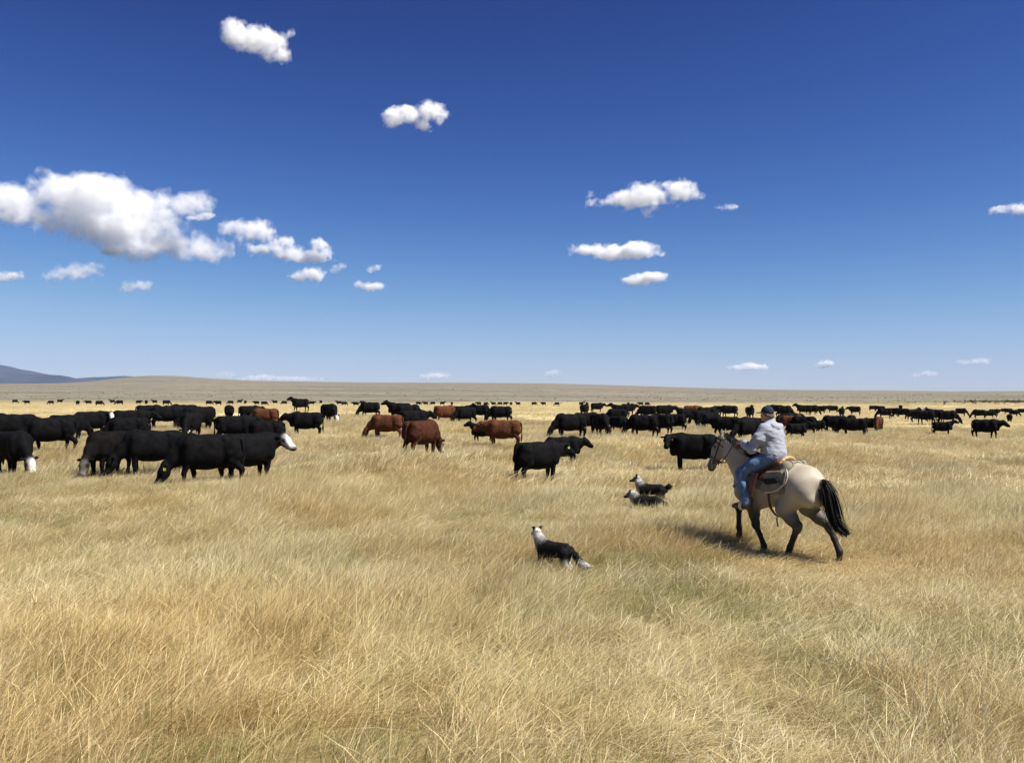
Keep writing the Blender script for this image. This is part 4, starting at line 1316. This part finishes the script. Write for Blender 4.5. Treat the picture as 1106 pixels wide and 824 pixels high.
make_dog('dog', 'black and white sheepdog with white ruff and tail tip standing closest to camera', on_ground(598, 12.8), 138, (0.93, -0.35, 0.0), (0, 0, 1), skull=DW, size=0.86)
make_dog('dog', 'black sheepdog standing behind another dog, head raised and short tail up', on_ground(703, 20.4), 157, (0.9, 0.25, -0.10), (0, 0, 1), tail='up', white_hind=False, size=0.92)
make_dog('dog', 'black sheepdog crouching low in the grass in front of a standing dog', on_ground(697, 19.2), 162, (0.95, 0.1, -0.2), (0, 0, 1), crouch=0.13, tail='low', white_hind=False, head_lift=-0.10, size=0.88)

DOG_SPOTS = [(*on_ground(603, 12.9)[:2], 0.7, 0.95), (*on_ground(703, 19.8)[:2], 0.9, 0.7), (*on_ground(698, 18.4)[:2], 0.8, 0.7), (*on_ground(690, 19.0)[:2], 0.8, 0.7)]

# ------------------------------------------------------------------ dry meadow grass (one mass, instanced tufts)
def grass_mat():
    m, nt, out = new_mat('dry_grass')
    L = nt.links
    at = N(nt, 'ShaderNodeAttribute', attribute_name='Col')
    sp = N(nt, 'ShaderNodeSeparateColor')
    L.new(at.outputs['Color'], sp.inputs[0])
    geo = N(nt, 'ShaderNodeNewGeometry')
    def noise(scale, detail=3.0, off=0.0):
        mp = N(nt, 'ShaderNodeMapping')
        mp.inputs['Scale'].default_value = (scale, scale, 0.0)
        mp.inputs['Location'].default_value = (off, off * 0.7, 0)
        n_ = N(nt, 'ShaderNodeTexNoise', i_Scale=1.0, i_Detail=detail)
        L.new(geo.outputs['Position'], mp.inputs['Vector'])
        L.new(mp.outputs[0], n_.inputs['Vector'])
        return n_.outputs[0]
    dry = ramp(nt, [(0.0, (0.355, 0.262, 0.124)), (0.25, (0.51, 0.402, 0.202)), (0.55, (0.63, 0.525, 0.280)), (0.85, (0.72, 0.622, 0.370)), (1.0, (0.81, 0.73, 0.50))])
    tn = N(nt, 'ShaderNodeMath', operation='MULTIPLY_ADD')
    L.new(noise(0.9, 3.0, 21.0), tn.inputs[0]); tn.inputs[1].default_value = 1.1; tn.inputs[2].default_value = -0.55
    ta = N(nt, 'ShaderNodeMath', operation='ADD', use_clamp=True)
    L.new(tn.outputs[0], ta.inputs[0]); L.new(sp.outputs[0], ta.inputs[1])
    L.new(ta.outputs[0], dry.inputs[0])
    # rusty stretches and bleached stretches of the same grass
    rust = ramp(nt, [(0.48, 0.0), (0.66, 1.0)])
    L.new(noise(0.20, 3.0, 4.0), rust.inputs[0])
    c1 = mix(nt, dry.outputs[0], (0.94, 0.85, 0.75), rust.outputs[0], 'MULTIPLY')
    pale = ramp(nt, [(0.50, 0.0), (0.72, 1.0)])
    L.new(noise(0.07, 3.0, 11.0), pale.inputs[0])
    c1 = mix(nt, c1, (1.12, 1.12, 1.06), pale.outputs[0], 'MULTIPLY')
    # green stems
    grn = ramp(nt, [(0.0, (0.15, 0.170, 0.050)), (0.6, (0.32, 0.330, 0.110)), (1.0, (0.50, 0.48, 0.20))])
    L.new(sp.outputs[0], grn.inputs[0])
    c2 = mix(nt, c1, grn.outputs[0], sp.outputs[1])
    d = N(nt, 'ShaderNodeBsdfDiffuse')
    t = N(nt, 'ShaderNodeBsdfTranslucent')
    g = N(nt, 'ShaderNodeBsdfGlossy', i_Roughness=0.45)
    L.new(c2, d.inputs['Color'])
    L.new(c2, t.inputs['Color'])
    ms = N(nt, 'ShaderNodeMixShader')
    ms.inputs[0].default_value = 0.36
    L.new(d.outputs[0], ms.inputs[1]); L.new(t.outputs[0], ms.inputs[2])
    ms2 = N(nt, 'ShaderNodeMixShader')
    ms2.inputs[0].default_value = 0.035
    L.new(ms.outputs[0], ms2.inputs[1]); L.new(g.outputs[0], ms2.inputs[2])
    L.new(ms2.outputs[0], out.inputs['Surface'])
    return m


M_GRASS = grass_mat()


def tuft(name, n, radius, hmin, hmax, width, lean, seed, green=0.0, seedheads=0.3, flop=0.0, rows=4, tmean=0.60):
    rng = np.random.default_rng(seed)
    a = rng.uniform(0, 2 * math.pi, n); r = radius * np.sqrt(rng.uniform(0, 1, n))
    root = np.stack([r * np.cos(a), r * np.sin(a), np.full(n, -0.03)], 1)
    h = rng.uniform(hmin, hmax, n)
    # wind from the left: most stems lean to +x
    la = rng.normal(0.0, 0.60, n) + np.where(rng.random(n) < 0.18, rng.uniform(-3, 3, n), 0)
    lm = np.abs(rng.normal(lean, lean * 0.55, n)) + (rng.random(n) < flop) * rng.uniform(0.5, 1.2, n)
    dirv = np.stack([np.cos(la), np.sin(la), np.zeros(n)], 1)
    face = rng.uniform(0, math.pi, n)
    side = np.stack([np.cos(face), np.sin(face), np.zeros(n)], 1)
    w = width * rng.uniform(0.6, 1.35, n)
    head = rng.random(n) < seedheads
    tint = np.clip(rng.normal(tmean, 0.21, n), 0, 1)
    isg = (rng.random(n) < green).astype(float)
    V = np.zeros((n, rows, 2, 3)); C = np.zeros((n, rows, 2, 3))
    for k in range(rows):
        t = k / (rows - 1)
        bend = lm * (0.35 * t + 0.65 * t * t)
        p = root + dirv * (h * bend)[:, None]
        p[:, 2] += h * t * (1 - 0.28 * np.clip(lm, 0, 1.6) * t)
        prof = np.where(head, [0.7, 0.65, 1.5, 0.25][k] if rows == 4 else [0.8, 1.2, 0.3][k], [1.0, 0.9, 0.6, 0.12][k] if rows == 4 else [1.0, 0.8, 0.15][k])
        V[:, k, 0] = p - side * (w * prof * 0.5)[:, None]
        V[:, k, 1] = p + side * (w * prof * 0.5)[:, None]
        C[:, k, :, 0] = np.clip(tint + (0.12 * head if k >= rows - 2 else 0), 0, 1)[:, None]
        C[:, k, :, 1] = (isg * np.where(head, 0.5, 1))[:, None]
    base = (np.arange(n) * rows * 2)[:, None]
    q = []
    for k in range(rows - 1):
        q.append(np.concatenate([base + 2 * k, base + 2 * k + 1, base + 2 * k + 3, base + 2 * k + 2], 1))
    me = mesh_from(name, V.reshape(-1, 3), np.concatenate(q), col=C.reshape(-1, 3))
    me.materials.append(M_GRASS)
    return bpy.data.objects.new(name, me)


def meadow():
    src = bpy.data.collections.new('grass_tufts')
    objs = []
    def add(o): src.objects.link(o); objs.append(o)
    # 0-4 near dry, 5-6 near green, 7-9 mid dry, 10 mid green, 11-12 far dry, 13 far green
    for i in range(5): add(tuft('tuft_%02d' % i, 140, 0.26, 0.16, 0.48, 0.0041, 0.66, 100 + i, 0.06 + 0.03 * i, 0.35, 0.12))
    for i in range(5, 7): add(tuft('tuft_%02d' % i, 130, 0.26, 0.10, 0.30, 0.0052, 0.45, 100 + i, 0.62, 0.12, 0.12))
    for i in range(7, 10): add(tuft('tuft_%02d' % i, 95, 0.42, 0.18, 0.48, 0.0095, 0.60, 100 + i, 0.08, 0.35, 0.06))
    add(tuft('tuft_10', 100, 0.42, 0.10, 0.28, 0.011, 0.40, 110, 0.60, 0.15, 0.06))
    for i in range(11, 13): add(tuft('tuft_%02d' % i, 90, 1.15, 0.12, 0.34, 0.030, 0.55, 100 + i, 0.05, 0.35, 0.05, rows=3, tmean=0.85))
    add(tuft('tuft_13', 90, 1.15, 0.10, 0.26, 0.030, 0.40, 113, 0.5, 0.15, 0.05, rows=3))
    rng = np.random.default_rng(77)
    P, I, RO, SC_ = [], [], [], []
    half0 = math.tan(math.radians(31.5))
    for (r0, r1, dens, lo_d, hi_d, lo_g, hi_g, marg) in ((3.6, 23, 27.0, 0, 5, 5, 7, 4.5), (22.0, 72, 6.5, 7, 10, 10, 11, 7.0), (70, 338, 0.50, 11, 13, 13, 14, 8.0)):
        half = half0 if r0 < 60 else math.tan(math.radians(37.0))
        y = np.sqrt(rng.uniform(r0 ** 2, r1 ** 2, int(dens * (half * (r1 ** 2 - r0 ** 2) + 2 * marg * (r1 - r0)))))
        x = rng.uniform(-1, 1, len(y)) * (half * y + marg)
        rr = np.hypot(x, y)
        trod = np.ones_like(x)
        for (ax_, ay_, ar_, tr_) in [(HX, HY, 1.25, 0.62), (HX + 0.55, HY - 0.75, 0.9, 0.55)] + DOG_SPOTS + [(c_[0], c_[1], 1.1, 0.92) for c_ in SPOTS if c_[1] < 70]:
            trod = np.minimum(trod, tr_ + (1 - tr_) * np.clip((np.hypot(x - ax_, y - ay_) - ar_ * 0.7) / (ar_ * 0.6), 0, 1))
        n1 = fbm(np.stack([x * 0.35, y * 0.22, x * 0], -1), 3, 21)
        n2 = fbm(np.stack([x * 0.9, y * 0.7, x * 0 + 5], -1), 2, 33)
        gp = 0.75 * n1 + 0.45 * n2
        # green hollows seen in the photograph: beside the horse, before the centre cow, low ground at right
        for (gx, gy, s1, s2, amp) in ((5.3, 13.6, 1.4, 0.9, 0.9), (2.1, 23.5, 2.0, 2.0, 0.9), (17.5, 38.0, 6.0, 3.0, 0.9), (5.2, 8.6, 1.2, 0.8, 0.6), (-5.2, 13.2, 1.2, 0.8, 0.6), (1.9, 10.6, 1.3, 0.8, 0.7), (0.0, 12.1, 1.2, 0.5, 0.4), (-3.5, 14.9, 1.6, 1.0, 0.9), (-6.4, 13.3, 1.4, 0.8, 0.8), (1.2, 12.2, 1.3, 0.6, 0.7), (3.6, 9.7, 1.1, 0.6, 0.8), (3.3, 6.9, 0.9, 0.5, 0.9), (-3.8, 11.5, 1.0, 0.6, 0.8), (-1.5, 9.0, 0.9, 0.4, 0.6), (8.0, 12.0, 1.2, 0.8, 0.7)):
            gp = gp + 0.55 * amp * np.exp(-0.5 * (((x - gx) / s1) ** 2 + ((y - gy) / s2) ** 2))
        isg = rng.random(len(y)) < np.clip((gp - 0.13) * 1.3, 0.06, 0.75)
        idx = np.where(isg, rng.integers(lo_g, hi_g, len(y)), rng.integers(lo_d, hi_d, len(y)))
        hs = np.clip(0.92 + 0.42 * fbm(np.stack([x * 0.55 + 9, y * 0.4, x * 0 + 2], -1), 3, 44) - 0.18 * np.clip(gp, 0, 1), 0.5, 1.35)
        keep = rng.random(len(y)) < np.clip(1.15 - 0.3 * np.clip(n2, 0, 1), 0.6, 1)
        z = ground_z(x, y)
        s = rng.uniform(0.85, 1.15, len(y)); hs = hs * trod
        P.append(np.stack([x, y, z], 1)[keep]); I.append(idx[keep])
        wind = 0.5 * fbm(np.stack([x * 0.2, y * 0.2, x * 0 + 8], -1), 2, 61)
        RO.append(np.stack([np.zeros_like(x), np.zeros_like(x), rng.normal(0, 0.35, len(y)) + wind], 1)[keep])
        SC_.append(np.stack([s, s, s * hs], 1)[keep])
    P = np.concatenate(P); I = np.concatenate(I).astype(np.int32); RO = np.concatenate(RO); SC_ = np.concatenate(SC_)
    me = bpy.data.meshes.new('grass')
    me.vertices.add(len(P))
    me.vertices.foreach_set('co', P.astype(np.float32).ravel())
    a = me.attributes.new('idx', 'INT', 'POINT'); a.data.foreach_set('value', I)
    a = me.attributes.new('rot', 'FLOAT_VECTOR', 'POINT'); a.data.foreach_set('vector', RO.astype(np.float32).ravel())
    a = me.attributes.new('scl', 'FLOAT_VECTOR', 'POINT'); a.data.foreach_set('vector', SC_.astype(np.float32).ravel())
    me.materials.append(M_GRASS)
    o = bpy.data.objects.new('grass', me)
    COL.objects.link(o)
    tag(o, 'tall dry straw-coloured meadow grass leaning in the wind, green in the hollows', 'grass', kind='stuff')
    ng = bpy.data.node_groups.new('meadow', 'GeometryNodeTree')
    ng.interface.new_socket('Geometry', in_out='INPUT', socket_type='NodeSocketGeometry')
    ng.interface.new_socket('Geometry', in_out='OUTPUT', socket_type='NodeSocketGeometry')
    gi = ng.nodes.new('NodeGroupInput'); go = ng.nodes.new('NodeGroupOutput')
    ci = ng.nodes.new('GeometryNodeCollectionInfo')
    ci.inputs['Collection'].default_value = src
    ci.inputs['Separate Children'].default_value = True
    ci.inputs['Reset Children'].default_value = True
    ip = ng.nodes.new('GeometryNodeInstanceOnPoints')
    ip.inputs['Pick Instance'].default_value = True
    def na(nm, ty):
        n_ = ng.nodes.new('GeometryNodeInputNamedAttribute')
        n_.data_type = ty
        n_.inputs['Name'].default_value = nm
        return [q for q in n_.outputs if q.enabled and q.name == 'Attribute'][0]
    ng.links.new(gi.outputs[0], ip.inputs['Points'])
    ng.links.new(ci.outputs[0], ip.inputs['Instance'])
    ng.links.new(na('idx', 'INT'), ip.inputs['Instance Index'])
    ng.links.new(na('rot', 'FLOAT_VECTOR'), ip.inputs['Rotation'])
    ng.links.new(na('scl', 'FLOAT_VECTOR'), ip.inputs['Scale'])
    ng.links.new(ip.outputs[0], go.inputs[0])
    md = o.modifiers.new('meadow', 'NODES')
    md.node_group = ng
    print('GRASS instances', len(P))
    return o


if not TEST_NO_GRASS:
    meadow()

# ------------------------------------------------------------------ clouds
def cloud_mat():
    m, nt, out = new_mat('cloud_vapour')
    L = nt.links
    oi = N(nt, 'ShaderNodeObjectInfo')
    sp = N(nt, 'ShaderNodeSeparateColor')
    L.new(oi.outputs['Color'], sp.inputs[0])
    tc = N(nt, 'ShaderNodeTexCoord')
    nz = N(nt, 'ShaderNodeTexNoise', i_Scale=0.12, i_Detail=7.0, i_Roughness=0.66)      # object units are photograph-pixel sized
    L.new(tc.outputs['Object'], nz.inputs['Vector'])
    mr = N(nt, 'ShaderNodeMapRange')
    mr.inputs['From Min'].default_value = 0.40
    mr.inputs['From Max'].default_value = 0.68
    mr.inputs['To Min'].default_value = 0.08
    mr.inputs['To Max'].default_value = 1.0
    L.new(nz.outputs[0], mr.inputs['Value'])
    mu = N(nt, 'ShaderNodeMath', operation='MULTIPLY')
    L.new(mr.outputs[0], mu.inputs[0]); L.new(sp.outputs[0], mu.inputs[1])
    vs = N(nt, 'ShaderNodeVolumeScatter', i_Anisotropy=0.0)
    vs.inputs['Color'].default_value = (1, 1, 1, 1)
    L.new(mu.outputs[0], vs.inputs['Density'])
    L.new(vs.outputs[0], out.inputs['Volume'])
    m.cycles.homogeneous_volume = False
    return m


M_CLOUD = cloud_mat()
CLOUDS = [   # label, optical depth, blobs (column, row, half width, half height)
 ('small puffy white cloud highest in the sky at upper left', 9, [(256, 38, 16, 13), (274, 42, 20, 14), (292, 44, 18, 13), (303, 58, 11, 8), (310, 36, 5, 4)]),
 ('ragged white cloud alone high above the middle of the field', 9, [(428, 126, 13, 9), (446, 124, 15, 11), (464, 121, 14, 10), (457, 135, 10, 7), (474, 124, 8, 6)]),
 ('long white cloud with pointed left end, upper of the three stacked right of centre', 9, [(652, 217, 15, 4), (676, 213, 20, 8), (703, 211, 24, 12), (732, 208, 20, 11), (698, 227, 7, 4), (747, 211, 8, 6)]),
 ('flat white streak of cloud, middle of the three stacked right of centre', 8, [(634, 270, 17, 4), (660, 272, 20, 7), (684, 271, 22, 8), (703, 273, 12, 4)]),
 ('small flat white cloud, lowest of the three stacked right of centre', 7, [(688, 302, 15, 4), (702, 300, 16, 5.5)]),
 ('huge billowing white cloud bank at the left edge', 9, [(66, 208, 30, 21), (104, 212, 36, 21), (146, 221, 40, 17), (188, 217, 24, 11), (22, 222, 34, 16), (-22, 218, 30, 16), (130, 243, 52, 15), (182, 258, 42, 10), (212, 267, 26, 6), (40, 234, 40, 11), (80, 228, 40, 14), (156, 268, 26, 5)]),
 ('little white cloud tucked under the huge cloud bank', 6, [(114, 271, 9, 5), (123, 270, 10, 5)]),
 ('rounded white cloud just right of the huge cloud bank', 8, [(256, 246, 14, 8), (272, 249, 19, 12), (286, 254, 10, 7), (284, 269, 16, 5)]),
 ('ragged cluster of cloud tapering to the right of the rounded cloud', 5, [(308, 262, 13, 6), (318, 275, 20, 6), (340, 276, 18, 6), (346, 266, 11, 7), (354, 272, 7, 6)]),
 ('small bright cloud below the ragged cluster', 8, [(326, 299, 11, 5), (336, 296, 12, 7), (342, 299, 7, 4)]),
 ('faint streaky cloud under the left end of the cloud bank', 2.2, [(66, 298, 14, 5), (82, 293, 18, 8), (97, 291, 11, 6)]),
 ('faint cloud cut by the left edge', 2.5, [(4, 299, 12, 4.5), (14, 297, 9, 4)]),
 ('faint ragged wisp low at left, right of the streaky one', 2.2, [(140, 311, 9, 6), (152, 308, 12, 5)]),
 ('tiny grey wisp beside the small bright cloud', 2, [(362, 291, 6, 4), (369, 287, 5, 3.5)]),
 ('tiny upper wisp right of the ragged cluster', 2.5, [(402, 291, 6, 3), (408, 289, 5, 3.5)]),
 ('thin lower wisp right of the ragged cluster', 3.5, [(388, 307, 8, 3), (403, 310, 13, 4)]),
 ('thin white cloud low over the right plain, left of two', 4, [(800, 397, 11, 2.8), (812, 395.5, 12, 4.2), (822, 397, 7, 2.2)]),
 ('little oval cloud low over the right plain, right of two', 4.5, [(887, 393.5, 6, 3.8), (893, 393, 6, 3.8)]),
 ('very faint flat cloud low at far right', 1.6, [(1047, 391, 9, 2.5), (1058, 390, 10, 3.2)]),
 ('faint smudge of cloud just above the skyline at right', 1.6, [(992, 405, 8, 2), (1003, 403.5, 7, 2.8)]),
 ('small white cloud cut by the right edge', 6, [(1083, 226, 9, 2.5), (1099, 227, 9, 6), (1110, 226, 12, 7)]),
 ('faint rounded cloud on the skyline right of the hill', 1.8, [(238, 405.5, 6, 4), (246, 404.5, 7, 4.5)]),
 ('long faint cloud band on the skyline left of centre', 1.2, [(270, 409, 12, 2.5), (288, 407.5, 14, 3.2), (333, 409, 14, 2.2), (312, 409, 14, 2)]),
 ('faint flat cloud on the skyline near the centre', 2.0, [(463, 406.5, 9, 3.2), (475, 405.5, 9, 3.2)]),
 ('tiny pale cloud over the skyline right of centre', 1.8, [(594, 403.5, 6, 3), (601, 402, 5, 3)]),
 ('barely visible wisp right of the long pointed cloud', 1.2, [(780, 224, 6, 2), (790, 224, 7, 2.8)]),
 ('thin wisp at the right tip of the huge cloud bank', 2.5, [(212, 235, 9, 3), (223, 233, 8, 3)]),
]
CLOUD_BASE = 2300.0


def build_cloud(n, label, tau, blobs):
    cx = sum(b_[0] for b_ in blobs) / len(blobs)
    cy = max(b_[1] + b_[3] * 0.6 for b_ in blobs)
    dist = min(CLOUD_BASE / max((YH - cy) / F0, 0.02), 62000.0)
    rng = np.random.default_rng(n + 5)
    S = Solid()
    big = max(b_[3] for b_ in blobs)
    for (bx, by, rx, ry) in blobs:
        dy = rng.uniform(-0.35, 0.35) * rx
        S.ball(((bx - cx), dy, -(by - cy)), rx, 0.25 * ry, flat=[((0, 0, 1), ry / rx), ((0, 1, 0), 0.8)])
    lo, hi = S.bounds(0.35 * big + 2)
    vox = max(0.45, min(2.6, (hi[0] - lo[0]) / 90))
    # soft sum of blobs with billows on every scale
    ax = [np.arange(lo[i], hi[i] + vox, vox) for i in range(3)]
    G = np.stack(np.meshgrid(*ax, indexing='ij'), -1)
    D = np.full(G.shape[:3], 1e3)
    for pr in S.p:
        a, b, ra, rb, k, c, flat, sub = pr
        v = G - a
        q = np.sqrt((v[..., 0] / ra) ** 2 + (v[..., 1] / (ra * 0.8)) ** 2 + (v[..., 2] / (ra * flat[0][1])) ** 2)
        d = (q - 1) * ra * flat[0][1]
        h = np.maximum(3.0 - np.abs(D - d), 0) / 3.0
        D = np.minimum(D, d) - h * h * 0.75
    amp = 0.42 * big if tau > 3 else 0.5 * big
    D = D + amp * fbm(G / (1.15 * big) + n * 7.3, 5, 40 + n, 0.66)
    D = D + amp * 0.5 * np.abs(vnoise(G / (0.5 * big) + n * 3.1, 90 + n)) - 0.32 * amp
    V, Q = surface_nets(D.astype(np.float32), lo, vox)
    me = mesh_from('cloud', V, Q)
    me.materials.append(M_CLOUD)
    o = bpy.data.objects.new('cloud', me)
    COL.objects.link(o)
    mpp = dist / F0
    o.location = at_depth(cx, cy, dist)
    o.scale = (mpp, mpp, mpp)
    o.rotation_euler = (0, 0, -math.atan((cx - W0 / 2) / F0) * 0.5)
    unit = tau / (2 * big * mpp)
    o.color = (0.16 * unit, 0, 0, 1)
    for nm, cut, dn in (('cloud_body', 0.13, 0.26), ('cloud_core', 0.32, 0.48)):      # denser towards the middle
        if not (D < -cut * big).any():
            continue
        Vc, Qc = surface_nets((D + cut * big).astype(np.float32), lo, vox)
        if len(Qc) < 12:
            continue
        mc_ = mesh_from(nm, Vc, Qc)
        mc_.materials.append(M_CLOUD)
        c_ = bpy.data.objects.new(nm, mc_)
        COL.objects.link(c_)
        c_.parent = o
        c_.color = (dn * unit, 0, 0, 1)
    tag(o, label, 'cloud', 'fair weather clouds')
    return o


for n_, (lab, tau, bl) in enumerate(CLOUDS):
    build_cloud(n_, lab, tau, bl)

# ------------------------------------------------------------------ air
def build_haze():
    b_ = 12000.0
    z0 = -84.0
    z1 = 720.0
    V = [(x, y, z) for z in (z0, z1) for y in (-b_, b_) for x in (-b_, b_)]
    F = [(0, 2, 3, 1), (4, 5, 7, 6), (0, 1, 5, 4), (2, 6, 7, 3), (0, 4, 6, 2), (1, 3, 7, 5)]
    m, nt, out = new_mat('clear_air')
    v = N(nt, 'ShaderNodeVolumePrincipled')
    v.inputs['Color'].default_value = (0.33, 0.52, 1.0, 1)
    v.inputs['Density'].default_value = HAZE
    nt.links.new(v.outputs[0], out.inputs['Volume'])
    return tag(link('haze', mesh_from('haze', V, F, smooth=False), m), kind='stuff')


HAZE = 2.6e-5
build_haze()

# ------------------------------------------------------------------ sagebrush on the far slope and along the meadow edge (one mass)
def sage_mat():
    m, nt, out = new_mat('sagebrush_leaves')
    at = N(nt, 'ShaderNodeAttribute', attribute_name='Col')
    r = ramp(nt, [(0.0, (0.10, 0.085, 0.055)), (0.6, (0.15, 0.13, 0.09)), (1.0, (0.19, 0.165, 0.115))])
    nt.links.new(at.outputs['Fac'], r.inputs[0])
    d = N(nt, 'ShaderNodeBsdfDiffuse')
    nt.links.new(r.outputs[0], d.inputs['Color'])
    nt.links.new(d.outputs[0], out.inputs['Surface'])
    return m


def build_brush():
    rng = np.random.default_rng(9)
    pts = []
    y = np.sqrt(rng.uniform(325 ** 2, 1000 ** 2, 9000)); x = rng.uniform(-0.68, 0.68, 9000) * y
    dn = fbm(np.stack([x / 90, y / 60, x * 0], -1), 3, 71)
    k = rng.random(9000) < np.clip(0.45 + 0.9 * dn, 0.05, 1) * np.clip(1.15 - y / 1000, 0.1, 1)
    pts += [(a, b, s) for a, b, s in zip(x[k], y[k], rng.uniform(0.18, 0.42, k.sum()))]
    for i in range(420):                                # willow line at the right
        px = 1106 + 60 - abs(rng.normal(0, 85)); yy = rng.normal(318, 12)
        pts.append(((px - W0 / 2) / F0 * yy, yy, rng.uniform(0.3, 0.85) * (0.5 if px < 1020 else 1)))
    P = np.array(pts)
    Z = ground_z(P[:, 0], P[:, 1])
    V, F, C, o = [], [], [], 0
    for (px_, py_, s), z in zip(P, Z):
        n = 9
        c = rng.normal(size=(n, 3)) * (0.42, 0.42, 0.22) * s + (px_, py_, z + 0.38 * s)
        a = rng.normal(size=(n, 3)) * 0.38 * s; b = rng.normal(size=(n, 3)) * 0.38 * s
        V.append(np.stack([c - a, c + b, c + a - b * 0.4], 1).reshape(-1, 3))
        F.append(np.arange(3 * n).reshape(-1, 3) + o); o += 3 * n
        C.append(np.repeat(rng.random((n, 1)), 3, 1).reshape(-1, 1).repeat(3, 0)[:3 * n])
    C = np.concatenate(C)
    me = mesh_from('sagebrush', np.concatenate(V), np.concatenate(F), smooth=False, col=np.repeat(C, 3, 1))
    ob = link('sagebrush', me, sage_mat())
    tag(ob, 'grey-green sagebrush dotted over the far slope, thicker at right', 'sagebrush', kind='stuff')


build_brush()
